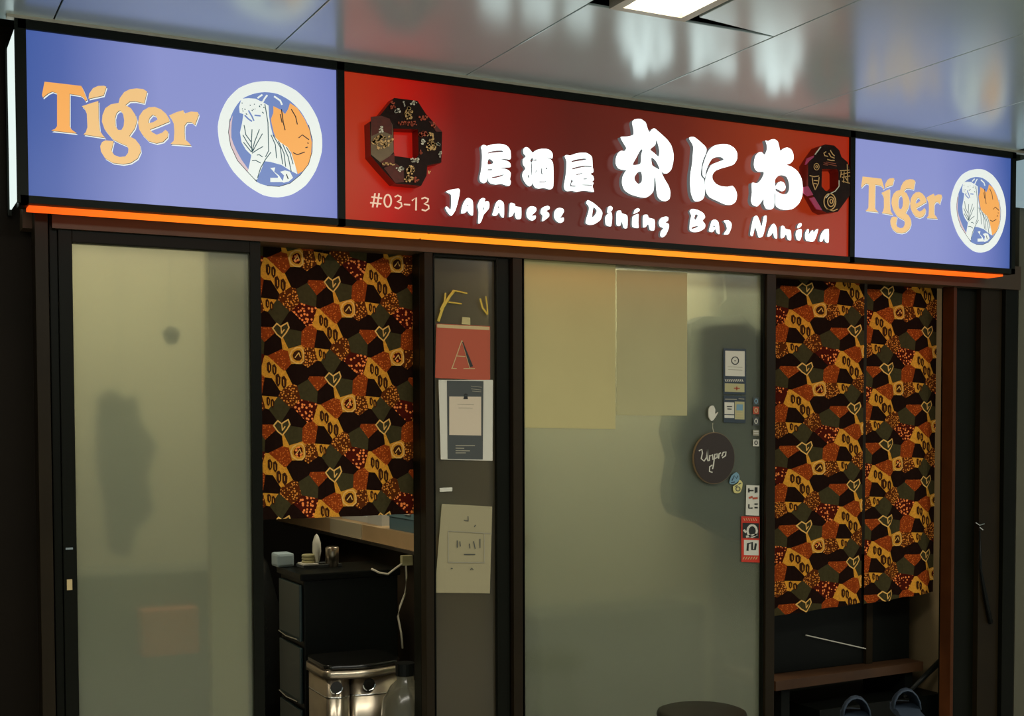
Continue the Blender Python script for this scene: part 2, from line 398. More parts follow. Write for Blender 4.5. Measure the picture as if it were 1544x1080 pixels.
ORG = [(505,265),(545,285),(570,300),(600,330),(625,290),(640,240),(700,280),(760,370),(800,460),(818,560),(812,680),(770,780),(705,820),(680,740),(650,640),(590,590),(530,540),(505,470),(490,400),(485,370),(505,320)]
BODY = [(245,205),(300,200),(360,205),(430,240),(465,260),(470,350),(480,420),(500,500),(560,560),(620,600),(650,650),(680,740),(700,820),(640,790),(570,745),(480,720),(430,715),(415,760),(390,820),(370,870),(260,850),(225,820),(240,805),(295,805),(310,740),(325,665),(280,620),(245,560),(232,480),(250,400),(260,330),(230,320),(225,270)]
SLV = [(175,340),(165,400),(162,520),(200,620),(250,710),(300,780),(285,800),(210,712),(153,590),(138,480),(150,400)]
SPAT = [(480,770),(520,765),(512,800),(550,830),(540,850),(480,850),(480,885),(580,885),(592,830),(560,800),(600,790),(640,800),(665,850),(630,880),(590,890)]
STR = [[(265,420),(280,500),(325,560)],[(255,500),(290,560),(325,610)],[(260,560),(325,640)],[(330,455),(325,560),(330,640)],[(390,455),(350,560),(330,640)],[(415,490),(370,570),(335,635)],[(420,595),(375,620),(330,650)],
 [(485,500),(520,580),(530,690)],[(500,500),(560,600),(580,740)],[(545,550),(590,650),(605,760)],[(580,575),(625,680),(650,800)],[(610,600),(640,650),(665,740)],[(435,250),(460,400),(465,630),(440,680)],[(485,640),(440,700),(400,770),(375,850)],
 [(370,665),(390,662),(415,680)],[(330,710),(360,708),(400,730)],[(290,800),(235,805),(230,840),(290,855),(370,870)],[(240,820),(275,825),(290,850)]]
STR2 = [[(570,290),(585,400),(600,462)],[(650,290),(685,350),(700,415)],[(710,525),(740,500),(795,540)],[(665,645),(700,662),(760,640)],[(560,330),(575,400)],[(765,605),(785,600)],[(780,565),(792,570)],[(610,820),(625,860)]]
# where the same artwork sits on the small right panel (metres)
def art(panel, dx=0, dz=0, sx=1., sz=1., cx=0., cz=0., ex=None, tan_first=True):
    fA = lambda y: crop(50, 110, 5.938, y, dx, dz, sx, sz, cx, cz)
    for i, L in enumerate(A_LET):
        bm = bmesh.new(); y = yP
        sh = lambda L, a, b: [[(p[0]+a, p[1]+b) for p in l] for l in L]
        fa = fA(0)
        plate(bm, sh(L, 10, 14), fa, y-.001, y, 1, 0); plate(bm, sh(L, 3, 4), fa, y-.0016, y-.001, 2, 0); plate(bm, L, fa, y-.0024, y-.0016, 0, 0)
        obj('letter', bm, [m_orange if (i == 0 and tan_first) else m_tan, m_pwhite, m_pdark], panel)
    edx, edz, esx, esz, ecx, ecz = ex or (dx, dz, sx, sz, cx, cz)
    fb = crop(320, 110, 5.4, 0, edx, edz, esx, esz, ecx, ecz)
    e = bmesh.new(); y = yP
    plate(e, [RING, RIN], fb, y-.004, y, 0, 3); plate(e, [RIN], fb, y-.0012, y, 1, 3)
    plate(e, [SLV], fb, y-.0018, y-.0013, 5, 2); plate(e, [ORG], fb, y-.0018, y-.0013, 2, 0); plate(e, [BODY], fb, y-.0024, y-.0019, 0, 0)
    plate(e, [SPAT], fb, y-.0018, y-.0013, 6, 0)
    strokes(e, STR, 7, fb, y-.0028, mi=3); strokes(e, STR2, 8, fb, y-.0028, mi=4)
    strokes(e, [[(510,185),(560,220),(575,255)], [(415,235),(435,200),(455,175)], [(375,200),(395,185),(415,172)]], 14, fb, y-.0028, mi=0)
    strokes(e, [RIN[4:12]+[], RIN[12:18]], 5, fb, y-.0045, mi=4)
    rr = random.Random(3)
    for k in range(34):
        a, b = 240+rr.random()*185, 215+rr.random()*115; s_ = 5+rr.random()*5
        strokes(e, [[(a, b), (a+s_, b+s_*.7)]], 7, fb, y-.0028, mi=3 if k % 2 else 6)
    strokes(e, [[(300,300),(330,350),(345,385)],[(350,340),(400,345)],[(270,340),(300,370),(330,390)]], 12, fb, y-.0028, mi=1)
    obj('round_emblem', e, [m_pwhite, m_pblue, m_orange, m_pteal, m_pdark, m_pink, m_pwhite], panel)
art(pl)
# right panel: T left edge, text and ring measured on the photograph
Tl, Tr = AX(65, 180, 0), AX(300, 195, 0); Rl, Rr_ = AX(1301, 300, 0), AX(1422, 320, 0)
tz0, tz1 = AZ(180, 131, 0), AZ(180, 250, 0)
sxx = (Rr_-Rl)/(Tr-Tl)
El, Er = AX(330, 209, 0), AX(487, 209, 0); Fl, Fr = AX(1436, 318, 0), AX(1519, 318, 0)
Ez0, Ez1 = AZ(408, 121, 0), AZ(408, 297, 0); Fz0, Fz1 = AZ(1478, 254, 0), AZ(1478, 381, 0)
Lz0, Lz1 = AZ(75, 122, 0), AZ(185, 248, 0); Qz0, Qz1 = AZ(1303, 265, 0), AZ(1360, 352, 0)
szz = (Qz0-Qz1)/(Lz0-Lz1)
art(pb, Rl-Tl, Qz1-Lz1, sxx, szz, Tl, Lz1, (Fl-El, Fz1-Ez1, (Fr-Fl)/(Er-El), (Fz0-Fz1)/(Ez0-Ez1), El, Ez1), False)

NIWA = [
 [[(170,75),(190,52),(235,48),(275,75),(290,120),(305,150),(325,128),(345,122),(380,150),(440,205),(475,255),(492,320),(490,380),(475,440),(445,470),(415,470),(395,455),(420,510),(455,570),(468,620),(460,670),(430,687),(395,680),(370,655),(358,600),(352,520),(343,500),(341,560),(335,610),(310,640),(275,660),(230,655),(160,635),(110,600),(92,550),(95,500),(115,460),(125,448),(90,442),(60,430),(43,395),(45,350),(60,315),(85,295),(110,298),(125,275),(105,240),(80,190),(130,185),(165,178),(182,165),(178,120)],
  [(175,405),(205,345),(235,290),(252,287),(240,330),(235,395)],[(312,285),(350,250),(358,212),(372,250),(382,300),(375,340),(345,315)],[(320,348),(355,375),(385,440),(350,425),(325,405)],[(215,462),(240,460),(247,490),(245,535),(220,553),(195,530),(188,500)]],
 [[(612,200),(625,188),(655,190),(700,225),(745,270),(745,310),(720,370),(708,430),(703,480),(712,500),(732,530),(733,640),(715,675),(680,690),(650,682),(628,630),(620,560),(622,480),(635,400),(640,340),(645,270),(635,240)]],
 [[(760,300),(800,260),(850,245),(910,245),(960,270),(985,310),(985,360),(960,400),(915,418),(870,430),(820,450),(795,480),(795,515),(820,550),(860,570),(910,575),(950,568),(975,600),(985,640),(975,690),(940,715),(890,712),(830,685),(770,655),(742,610),(737,560),(739,520),(747,480),(780,410),(830,385),(880,365),(860,345),(820,345),(790,360),(765,400),(745,450),(735,505),(716,480),(718,420),(732,370)]],
 [[(1205,215),(1225,220),(1250,208),(1275,206),(1300,222),(1312,260),(1320,295),(1345,278),(1375,270),(1405,285),(1422,320),(1422,365),(1400,392),(1370,405),(1410,420),(1455,455),(1485,510),(1495,580),(1490,650),(1465,705),(1420,745),(1370,755),(1325,750),(1290,730),(1280,700),(1281,640),(1278,620),(1274,640),(1272,730),(1245,752),(1210,745),(1192,710),(1190,670),(1165,705),(1140,728),(1105,715),(1092,680),(1100,620),(1100,545),(1140,548),(1170,520),(1190,480),(1190,460),(1150,458),(1125,440),(1115,400),(1125,340),(1150,310),(1175,305),(1198,325),(1215,290),(1215,250)],
  [(1280,520),(1305,490),(1335,485),(1370,500),(1388,550),(1388,600),(1370,630),(1335,632),(1300,615),(1282,600),(1290,590),(1330,610),(1355,600),(1362,575),(1350,545),(1325,533),(1300,545),(1282,570)]]]
IZA = [
 [[(118,95),(135,68),(165,68),(185,78),(250,60),(330,54),(390,62),(435,90),(462,140),(462,232),(400,230),(340,232),(400,245),(445,265),(462,290),(460,325),(400,328),(342,334),(400,345),(445,365),(465,400),(455,465),(465,490),(460,525),(440,545),(400,535),(350,520),(290,528),(230,515),(200,480),(192,385),(188,480),(165,508),(140,510),(110,490),(100,450),(115,380),(125,300),(130,200),(125,130)],
  [(195,160),(240,142),(300,133),(365,133),(372,148),(300,152),(240,158),(200,168)],[(203,235),(232,235),(260,265),(250,285),(195,292)],[(197,350),(245,348),(248,360),(197,362)],[(247,440),(300,430),(378,410),(380,418),(330,440),(280,450),(248,450)]],
 [[(608,130),(620,102),(645,92),(675,105),(700,135),(720,155),(760,128),(820,112),(880,112),(925,130),(952,170),(948,225),(910,215),(868,210),(905,222),(940,245),(958,290),(962,400),(960,540),(945,575),(915,585),(880,575),(840,568),(790,575),(750,565),(725,530),(715,500),(710,530),(685,550),(650,530),(615,480),(598,430),(605,385),(635,340),(605,290),(605,235),(640,200),(615,170)],
  [(690,250),(715,210),(722,235),(765,235),(758,250),(722,245),(708,275)],[(703,285),(712,285),(708,410),(699,412)],[(820,340),(830,340),(830,390),(838,408),(818,400)],[(750,380),(765,355),(765,370),(755,390)],[(797,490),(835,495),(875,487),(875,495),(835,505),(800,502)],[(868,338),(880,330),(888,342),(878,352)],[(660,420),(670,415),(680,445),(668,448)]],
 [[(1092,200),(1105,185),(1135,185),(1155,190),(1210,170),(1270,158),(1340,158),(1385,180),(1412,215),(1418,330),(1425,345),(1425,385),(1390,402),(1425,430),(1432,475),(1410,495),(1430,510),(1415,545),(1430,590),(1432,615),(1400,612),(1340,600),(1290,600),(1230,615),(1180,600),(1120,605),(1090,585),(1082,540),(1095,470),(1108,380),(1112,270),(1105,235)],
  [(1172,255),(1230,235),(1310,225),(1342,228),(1340,238),(1270,250),(1180,265)],[(1180,340),(1240,320),(1330,308),(1402,316),(1400,326),(1330,322),(1250,335),(1185,352)],[(1228,408),(1295,392),(1298,398),(1235,418)],[(1168,470),(1178,480),(1215,487),(1178,495),(1170,535),(1218,543),(1215,553),(1158,550),(1155,540)],[(1300,528),(1405,530),(1405,540),(1300,536)],[(1310,458),(1350,457),(1350,466),(1312,468)]]]
JAP = [
 [[(95,70),(150,48),(240,35),(258,55),(250,120),(230,210),(205,290),(160,352),(120,320),(90,270),(95,245),(115,248),(140,275),(152,270),(158,190),(155,110),(130,90)]],
 [[(272,320),(280,260),(300,200),(330,155),(355,143),(385,155),(410,190),(410,345),(370,330),(345,295),(320,315),(295,325)],[(340,225),(350,218),(356,230),(345,238)]],
 [[(462,240),(475,200),(495,160),(525,143),(555,155),(545,185),(585,180),(602,210),(598,260),(570,300),(535,340),(510,410),(485,443),(470,430),(475,350),(475,290)],[(525,285),(530,260),(542,250),(538,275)]],
 [[(635,340),(650,290),(670,220),(695,180),(725,168),(755,185),(772,220),(770,370),(735,355),(712,310),(690,345),(660,352)],[(698,250),(706,240),(714,250),(705,262)]],
 [[(828,362),(835,280),(842,205),(870,202),(900,215),(905,240),(960,250),(973,262),(972,375),(945,392),(915,385),(900,350),(895,305),(870,350),(850,360)]],
 [[(1032,320),(1040,280),(1065,248),(1100,240),(1140,252),(1150,280),(1135,310),(1090,350),(1110,350),(1140,348),(1140,380),(1105,408),(1065,395),(1038,365)]],
 [[(1197,300),(1210,265),(1240,245),(1280,235),(1303,248),(1300,275),(1265,295),(1295,320),(1298,355),(1275,380),(1225,415),(1212,405),(1220,350),(1198,325)]],
 [[(1352,345),(1360,300),(1385,268),(1420,258),(1460,270),(1470,300),(1455,330),(1422,385),(1445,372),(1468,375),(1465,415),(1430,435),(1390,420),(1360,385)]]]
DBN = [
 [[(55,45),(65,27),(100,45),(140,80),(152,105),(140,145),(105,170),(75,175),(52,165),(55,140),(70,90),(70,65)],[(90,125),(98,70),(118,90),(110,112),(95,128)]],
 [[(180,100),(185,70),(200,62),(213,72),(208,90),(190,103)]],[[(168,150),(170,125),(185,108),(205,100),(210,130),(205,180),(190,183),(172,175)]],
 [[(235,165),(235,115),(240,92),(262,90),(268,105),(295,115),(302,130),(300,192),(278,192),(268,155),(258,180),(240,180)]],
 [[(337,110),(345,85),(362,75),(375,82),(370,95),(350,105)]],[[(328,160),(332,125),(355,112),(368,112),(366,160),(368,192),(345,192),(330,185)]],
 [[(393,175),(393,130),(400,115),(422,115),(428,132),(458,140),(465,155),(462,206),(435,205),(425,170),(410,188),(395,190)]],
 [[(488,160),(500,135),(528,125),(545,130),(543,150),(528,160),(548,170),(548,195),(530,235),(510,250),(497,240),(500,215),(515,195),(495,185)]],
 [[(672,95),(685,80),(720,85),(755,105),(765,130),(750,150),(765,170),(762,195),(730,215),(695,218),(672,205),(675,150),(682,120)],[(700,135),(708,112),(722,118),(708,145)],[(685,200),(690,188),(722,180),(715,190)]],
 [[(787,212),(795,180),(805,150),(825,143),(845,160),(852,228),(835,222),(825,200),(810,218)],[(812,185),(820,178),(824,188)]],
 [[(875,150),(905,148),(922,165),(922,190),(905,230),(878,232),(880,222),(895,200),(888,170)]],
 [[(1035,235),(1040,190),(1055,130),(1075,120),(1090,150),(1102,185),(1115,125),(1132,122),(1128,170),(1110,240),(1085,250),(1072,210),(1062,190),(1050,240)]],
 [[(1137,245),(1145,205),(1165,172),(1180,170),(1192,195),(1195,255),(1178,250),(1170,222),(1155,240)]],
 [[(1215,245),(1218,185),(1235,182),(1245,198),(1272,205),(1278,220),(1278,265),(1258,262),(1248,232),(1235,250),(1220,255)]],
 [[(1315,195),(1320,172),(1335,163),(1342,172),(1335,188)]],[[(1305,235),(1310,210),(1330,200),(1342,205),(1340,245),(1330,268),(1312,262)]],
 [[(1362,255),(1362,225),(1375,200),(1385,205),(1382,235),(1395,215),(1408,205),(1412,220),(1425,205),(1440,200),(1430,240),(1415,272),(1395,275),(1380,272),(1370,270)]],
 [[(1448,270),(1455,235),(1475,205),(1490,200),(1503,203),(1502,280),(1482,275),(1475,255),(1462,275)]]]
m_lside = emit('letter_side', (.40, .48, .50), .22, (.12, .12, .12))
def letters(data, ox, oy, sc, yf, th, nm):
    f = crop(ox, oy, sc, yf)
    for L in data:
        bm = bmesh.new(); plate(bm, L, f, yf, yf+th, 0, 3)
        bmesh.ops.recalc_face_normals(bm, faces=bm.faces)
        for fc in bm.faces:
            if abs(fc.normal.y) < .5: fc.material_index = 1
        o = obj(nm, bm, [m_letter, m_lside], pr)
letters(NIWA, 920, 170, 5.147, -.030, .022, 'character')
letters(IZA, 710, 210, 7.72, -.024, .018, 'character')
letters(JAP, 660, 280, 7.72, -.018, .014, 'letter')
letters(DBN, 870, 295, 3.959, -.018, .014, 'letter')
# unit number
f3 = crop(535, 135, 5.4, yP-.003)
m_num = emit('number_cream', srgb(235, 200, 170), .8)
oval = lambda cx, cy, rx, ry, k=18: [(cx+rx*math.sin(2*math.pi*i/k), cy-ry*math.cos(2*math.pi*i/k)) for i in range(k+1)]
for G in ([[(165,845),(145,960)],[(198,845),(180,960)],[(135,876),(222,886)],[(125,922),(215,932)]], [oval(268,907,28,50)],
          [[(325,875),(350,862),(375,875),(372,900),(345,912),(378,925),(382,950),(355,970),(325,960)]], [[(400,935),(450,940)]],
          [[(465,905),(500,880),(498,985)]], [[(543,890),(570,880),(598,892),(592,915),(565,930),(600,945),(603,970),(575,988),(545,978)]]):
    bm = bmesh.new(); strokes(bm, G, 12, f3, yP-.003); o = obj('digit', bm, m_num, pr)
    md = o.modifiers.new('s', 'SOLIDIFY'); md.thickness = .002; md.offset = 0

# octagonal rings mounted on the red panel
m_ring = pbr('ring_lacquer', (.020, .006, .003), .5, 0, .5, 30, .2, spec=.15)
m_ring_r = pbr('ring_red_cloth', (.13, .018, .008), .6, 0, .5, 60)
m_ring_t = pbr('ring_taupe_cloth', (.26, .17, .09), .6, 0, .25, 40)
m_ring_g = pbr('ring_gold_print', (.95, .55, .20), .5); m_ring_w = pbr('ring_pale_print', (.95, .85, .65), .5)
m_ring_s = pbr('ring_side_red', (.20, .012, .006), .4); m_mag = pbr('ring_magenta', (.60, .05, .16), .5)
def voro_patch(rr, cx, cy, rx, ry, k, f):
    """small irregular printed flecks inside an ellipse"""
    out = []
    for i in range(k):
        for _ in range(20):
            a, b = rr.uniform(-1, 1), rr.uniform(-1, 1)
            if a*a+b*b < 1: break
        x, y = cx+a*rx, cy+b*ry; s = f*(.5+rr.random()*.8)
        m_ = rr.randint(4, 6); ph = rr.random()*6
        out.append([(x+s*math.cos(ph+2*math.pi*j/m_)*(0.7+rr.random()*.5), y+s*math.sin(ph+2*math.pi*j/m_)*(0.7+rr.random()*.5)) for j in range(m_)])
    return out
yr = -.045
rf = crop(535, 135, 5.4, yr)
ring = bmesh.new()
plate(ring, [[(320,68),(510,92),(580,200),(712,345),(705,595),(590,620),(585,700),(540,785),(330,765),(215,640),(130,540),(122,265),(210,205)],[(315,318),(515,325),(520,530),(495,565),(318,540)]], rf, yr, yP, 0)
for fc in ring.faces:
    fc.normal_update()
    if abs(fc.normal.y) < .5: fc.material_index = 1
o = obj('octagon_ring', ring, [m_ring, m_ring_s], pr); rings = [o]
o['label'] = 'large dark patchwork octagonal ring left on the red panel'
def patch(P, f, y0, y1, m):
    b_ = bmesh.new(); plate(b_, [P], f, y0, y1); obj('cloth_patch', b_, m, pr)
patch([(130,235),(210,215),(280,240),(305,290),(315,510),(250,580),(215,600),(130,530)], rf, yr-.002, yr, m_ring_t)
patch([(128,225),(210,215),(280,240),(300,290),(300,370),(225,340),(135,380)], rf, yr-.004, yr-.002, m_ring_r)
patch([(235,640),(330,600),(395,650),(400,755),(330,762)], rf, yr-.002, yr, m_ring_r)
patch([(210,590),(320,520),(322,610),(225,628)], rf, yr-.003, yr, m_ring_r)
patch([(600,260),(640,265),(705,345),(660,345)], rf, yr-.003, yr, m_ring_r)
g = bmesh.new(); rr = random.Random(5)
for (cx, cy, rx, ry, k, s, mi) in [(225,430,85,55,44,10,0),(208,330,18,30,8,7,1),(435,200,32,48,22,9,0),(345,178,24,18,8,8,1),(430,280,90,18,34,7,2),(470,108,30,16,7,7,1),(400,120,12,20,4,6,1),(300,130,30,30,12,6,2),(610,390,25,40,16,8,0),(545,430,16,20,4,9,1),(615,465,38,38,20,9,0),(675,450,14,16,5,8,1),(690,530,12,22,4,8,1),(550,365,34,22,14,8,2),(635,290,16,16,4,10,2),(445,655,32,40,16,10,0),(360,648,28,22,10,8,1),(430,725,34,28,14,9,0),(495,735,22,26,8,7,2),(480,575,40,22,12,7,1),(602,672,8,14,3,7,0),(535,510,10,30,6,6,2),(560,235,40,20,9,7,2),(270,610,50,10,10,6,0)]:
    for P in voro_patch(rr, cx, cy, rx, ry, int(k*1.3), s*1.2): plate(g, [P], rf, yr-.006, yr-.005, mi)
o = obj('printed_flecks', g, [m_ring_g, m_ring_w, pbr('ring_rust_print', (.60, .09, .03), .5)], pr); o['kind'] = 'stuff'
rg = crop(1200, 210, 9, yr)
ring = bmesh.new()
plate(ring, [[(400,70),(520,85),(590,150),(620,240),(700,310),(738,400),(735,760),(570,985),(420,1000),(340,960),(230,760),(165,640),(165,340),(250,210),(330,100)],[(355,405),(560,405),(578,440),(580,640),(500,715),(400,700),(350,640)]], rg, yr, yP, 0)
for fc in ring.faces:
    fc.normal_update()
    if abs(fc.normal.y) < .5: fc.material_index = 1
o = obj('octagon_ring', ring, [m_ring, m_ring_s], pr); o['label'] = 'smaller dark patterned ring at the right end of the red panel'
patch([(125,345),(150,260),(245,222),(235,250),(175,300),(140,345)], rg, yr-.002, yr+.004, m_mag)
patch([(105,650),(165,640),(232,755),(160,775),(105,730)], rg, yr-.002, yr+.004, m_mag)
patch([(185,800),(245,785),(355,965),(280,950)], rg, yr-.002, yr+.004, m_mag)
patch([(250,205),(325,105),(340,108),(262,212)], rg, yr-.003, yr, m_ring_w)
g = bmesh.new()
sw = lambda L, wd=9, mi=0: strokes(g, L, wd, rg, yr-.003, mi=mi)
sw([oval(455,850,80,110,20), oval(470,850,45,65,16), oval(475,845,18,28,10)], 14); sw([[(410,950),(500,975),(560,950)]], 12)
sw([oval(275,375,35,45,14), oval(275,375,12,18,8)], 9); sw([[(180,495),(240,510),(310,500)],[(215,520),(225,600),(255,690)],[(310,515),(300,600),(255,690)],[(235,560),(290,565)],[(235,600),(285,610)]], 12)
sw([[(405,170),(375,190),(385,225),(430,235)],[(440,190),(470,240),(520,260)],[(420,275),(470,290),(520,290)],[(460,150),(490,200),(520,230)]], 14); sw([[(370,320),(440,340),(550,365)],[(365,345),(430,355)],[(400,310),(540,335)]], 9, 2)
sw([[(590,430),(720,420)],[(610,480),(730,450)],[(620,520),(730,500)],[(620,570),(725,600)],[(650,440),(640,590)],[(690,340),(700,600)],[(610,440),(600,520)],[(665,520),(690,560)]], 11)
sw([[(580,560),(580,640),(530,705),(450,745),(400,800)]], 12, 1)
o = obj('printed_flecks', g, [m_ring_g, m_ring_w, pbr('ring_rust_print_b', (.45, .10, .04), .5)], pr); o['kind'] = 'stuff'

# neighbour's pale sign end
nb = bx('neighbour_sign', AX(1537, 260, .05), 7.5, .0, .18, AZ(1540, 300, .0), 2.80, emit('neighbour_sign_pale', (.45, .62, .68), .5))
tag(nb, 'pale bluish end of the neighbouring sign at the right picture edge', 'sign')

# ================================================================== CURTAINS
def fabric(name, base, dot=None, dsc=60., thr=.28):
    m, t, b = nt(name); b.inputs['Roughness'].default_value = .85; b.inputs['Specular IOR Level'].default_value = .05
    tc = t.nodes.new('ShaderNodeTexCoord'); nz = t.nodes.new('ShaderNodeTexNoise'); nz.inputs['Scale'].default_value = 90; nz.inputs['Detail'].default_value = 3
    t.links.new(tc.outputs['Object'], nz.inputs['Vector'])
    mx = t.nodes.new('ShaderNodeMix'); mx.data_type = 'RGBA'
    mx.inputs[6].default_value = (*[c*.62 for c in base], 1); mx.inputs[7].default_value = (*[min(1, c*1.3) for c in base], 1)
    t.links.new(nz.outputs['Fac'], mx.inputs[0]); out = mx.outputs[2]
    if dot:
        v = t.nodes.new('ShaderNodeTexVoronoi'); v.inputs['Scale'].default_value = dsc; v.inputs['Randomness'].default_value = .75
        t.links.new(tc.outputs['Object'], v.inputs['Vector'])
        c = t.nodes.new('ShaderNodeMath'); c.operation = 'LESS_THAN'; c.inputs[1].default_value = thr
        t.links.new(v.outputs['Distance'], c.inputs[0])
        m2 = t.nodes.new('ShaderNodeMix'); m2.data_type = 'RGBA'; m2.inputs[7].default_value = (*dot, 1)
        t.links.new(c.outputs[0], m2.inputs[0]); t.links.new(out, m2.inputs[6]); out = m2.outputs[2]
    t.links.new(out, b.inputs['Base Color'])
    return m
FAB = [fabric('cloth_ochre', (.72, .32, .032), (.55, .20, .022), 190, .3), fabric('cloth_rust_dotted', (.10, .022, .004), (.75, .27, .04), 110, .36),
       fabric('cloth_rust', (.27, .042, .006), (.60, .14, .02), 120, .3), fabric('cloth_olive', (.052, .042, .016)),
       fabric('cloth_black', (.013, .005, .003)), fabric('cloth_red_spotted', (.07, .007, .003), (.95, .26, .06), 75, .36),
       fabric('cloth_pale_line', (.90, .46, .12)), fabric('cloth_dark_print', (.05, .016, .006))]
YO, OD, RB, OL, BK, RD = 0, 1, 2, 3, 4, 5
UNIT = [(277,195,BK),(245,158,RB),(205,190,OL),(346,170,OL),(415,243,OD),(270,287,YO),(303,250,RB),(366,236,YO),(303,337,YO),(370,306,BK),(262,364,BK),(336,388,OD),(211,355,RB),(290,436,OL),(391,442,RD),(355,478,BK),(245,470,BK),(258,412,YO)]
WT = {YO: -180, OD: 120, RB: 0, OL: 250, BK: 150, RD: 200}
def noren(X0, X1, ztop, zbot, y, ox, oz, sc, folds, fam, parent, name, seed=0, sx=None):
    """cloth panel: patchwork cells laid on the repeat lattice of the fabric, then hung in folds.
       fabric px (a,b) -> X = X0+(a-ox)*sc, Z = oz-(b)*sc ; zbot(X) lower hem"""
    lat = []; sx = sx or sc
    W = (X1-X0)/sx; Ht = (ztop-min(zbot(X0), zbot(X1)))/sc
    amin, amax, bmin, bmax = ox, ox+W, (oz-ztop)/sc, (oz-ztop)/sc+Ht
    for i in range(-8, 12):
        for j in range(-12, 16):
            for (a, b, t) in UNIT:
                p = (a+202*i, b+180*i+361*j)
                if amin-90 < p[0] < amax+90 and bmin-90 < p[1] < bmax+90: lat.append((p[0], p[1], t))
    bm = bmesh.new()
    def clip(poly, nx, ny, c):
        out = []
        for k in range(len(poly)):
            p, q = poly[k], poly[(k+1) % len(poly)]
            dp, dq = nx*p[0]+ny*p[1]-c, nx*q[0]+ny*q[1]-c
            if dp <= 0: out.append(p)
            if dp*dq < 0: s = dp/(dp-dq); out.append((p[0]+(q[0]-p[0])*s, p[1]+(q[1]-p[1])*s))
        return out
    hem0, hem1 = (oz-zbot(X0))/sc, (oz-zbot(X1))/sc
    def bound(poly):
        for nx, ny, c in ((-1, 0, -amin), (1, 0, amax), (0, -1, -bmin)):
            poly = clip(poly, nx, ny, c)
            if not poly: return poly
        s_ = (hem1-hem0)/(amax-amin)
        return clip(poly, -s_, 1, hem0-s_*amin)
    def wr(a, b):
        return (X0+(a-ox)*sx, oz-b*sc)
    def addp(poly, mi, dy=0.):
        poly = bound(poly)
        if len(poly) < 3: return
        v = [bm.verts.new((wr(*p)[0], y+dy, wr(*p)[1])) for p in poly]
        try: f = bm.faces.new(v); f.material_index = mi
        except ValueError: pass
    for (a, b, t) in lat:
        poly = [(a-80, b-80), (a+80, b-80), (a+80, b+80), (a-80, b+80)]
        for (c, d, t2) in lat:
            if (c, d) == (a, b) or abs(c-a) > 150 or abs(d-b) > 150: continue
            nx, ny = c-a, d-b; poly = clip(poly, nx, ny, (c*c+d*d-a*a-b*b+(WT[t]-WT[t2]))/2)
            if not poly: break
        if poly: addp(poly, t)
    def loopline(pts, w_, mi, dy=-.0016):
        for p, q in zip(pts, pts[1:]):
            d = Vector((q[0]-p[0], q[1]-p[1]));
            if d.length < 1e-6: continue
            n_ = Vector((-d.y, d.x)).normalized()*w_/2; e_ = d.normalized()*w_*.3
            addp([(p[0]+n_.x-e_.x, p[1]+n_.y-e_.y), (q[0]+n_.x+e_.x, q[1]+n_.y+e_.y), (q[0]-n_.x+e_.x, q[1]-n_.y+e_.y), (p[0]-n_.x-e_.x, p[1]-n_.y-e_.y)], mi, dy)
    rr = random.Random(seed)
    for i in range(-8, 12):
        for j in range(-12, 16):
            A, B = 202*i, 180*i+361*j
            if not (amin-350 < 300+A < amax+350 and bmin-350 < 250+B < bmax+350): continue
            # heart shaped outline on a stalk
            hx, hy = 303+A, 145+B
            H = [(-30,-6),(-14,-24),(2,-12),(6,-16),(26,-28),(32,-10),(22,8),(4,30),(-14,16),(-30,-6)]
            addp([(hx+p[0], hy+p[1]) for p in H], OL, -.001)
            loopline([(hx+p[0], hy+p[1]) for p in H], 5, 6, -.0022); loopline([(hx+2, hy-12), (hx+4, hy+12), (hx+14, hy-2)], 4, 6, -.0022)
            addp([(hx+2, hy+28), (hx+10, hy+28), (hx+34, hy+78), (hx+8, hy+72)], RB if 0 else 0, -.0008)
            # ring in the ochre cell
            rx_, ry_ = 366+A, 238+B
            E_ = [(rx_+24*math.cos(k*math.pi/5)+5*math.sin(k), ry_+31*math.sin(k*math.pi/5)) for k in range(11)]
            E_[-1] = E_[0]
            addp(E_[:-1], 0, -.001); addp([(rx_+(p[0]-rx_)*.66, ry_+(p[1]-ry_)*.66) for p in E_[:-1]], RD if (i+j) % 2 else 7, -.0018)
            loopline(E_, 5, 6, -.0022); loopline([(rx_-10, ry_+8), (rx_+4, ry_-10), (rx_+10, ry_+6)], 3.5, 6, -.0026)
            # leaf prints in the other ochre cells
            for (cx, cy, s_) in ((268,290,1), (303,337,1.15), (262,415,.8)):
                cx += A; cy += B; rot = rr.uniform(-.4, .4)
                for k in (-1, 1):
                    Lf = [(cx+k*10*s_+p[0]*s_*1.3, cy+p[1]*s_*1.3+k*4) for p in ((-6,-14),(1,-18),(7,-8),(6,8),(0,16),(-6,6))]
                    addp(Lf, 7, -.0016); loopline([(cx+k*9*s_, cy-10*s_+k*4), (cx+k*9*s_+1, cy+9*s_+k*4)], 2.5, 0, -.002)
    # fold cuts
    step = .028; x = X0+step
    while x < X1-.004:
        bmesh.ops.bisect_plane(bm, geom=bm.verts[:]+bm.edges[:]+bm.faces[:], plane_co=(x, 0, 0), plane_no=(1, 0, 0)); x += step
    for v in bm.verts:
        d = (ztop-v.co.z)/(ztop-zbot(X0))
        v.co.y += sum(a*math.sin(2*math.pi*(v.co.x-X0)/l+ph) for a, l, ph in folds)*(.35+.65*d)
    o = obj(name, bm, FAB, parent)
    return o
def rodm(parent, X0, X1, y, z):
    bm = bmesh.new(); tube(bm, [(X0, y, z), (X1, y, z)], .009, 10); obj('rod', bm, m_blackpl, parent)
yc = Y+.115
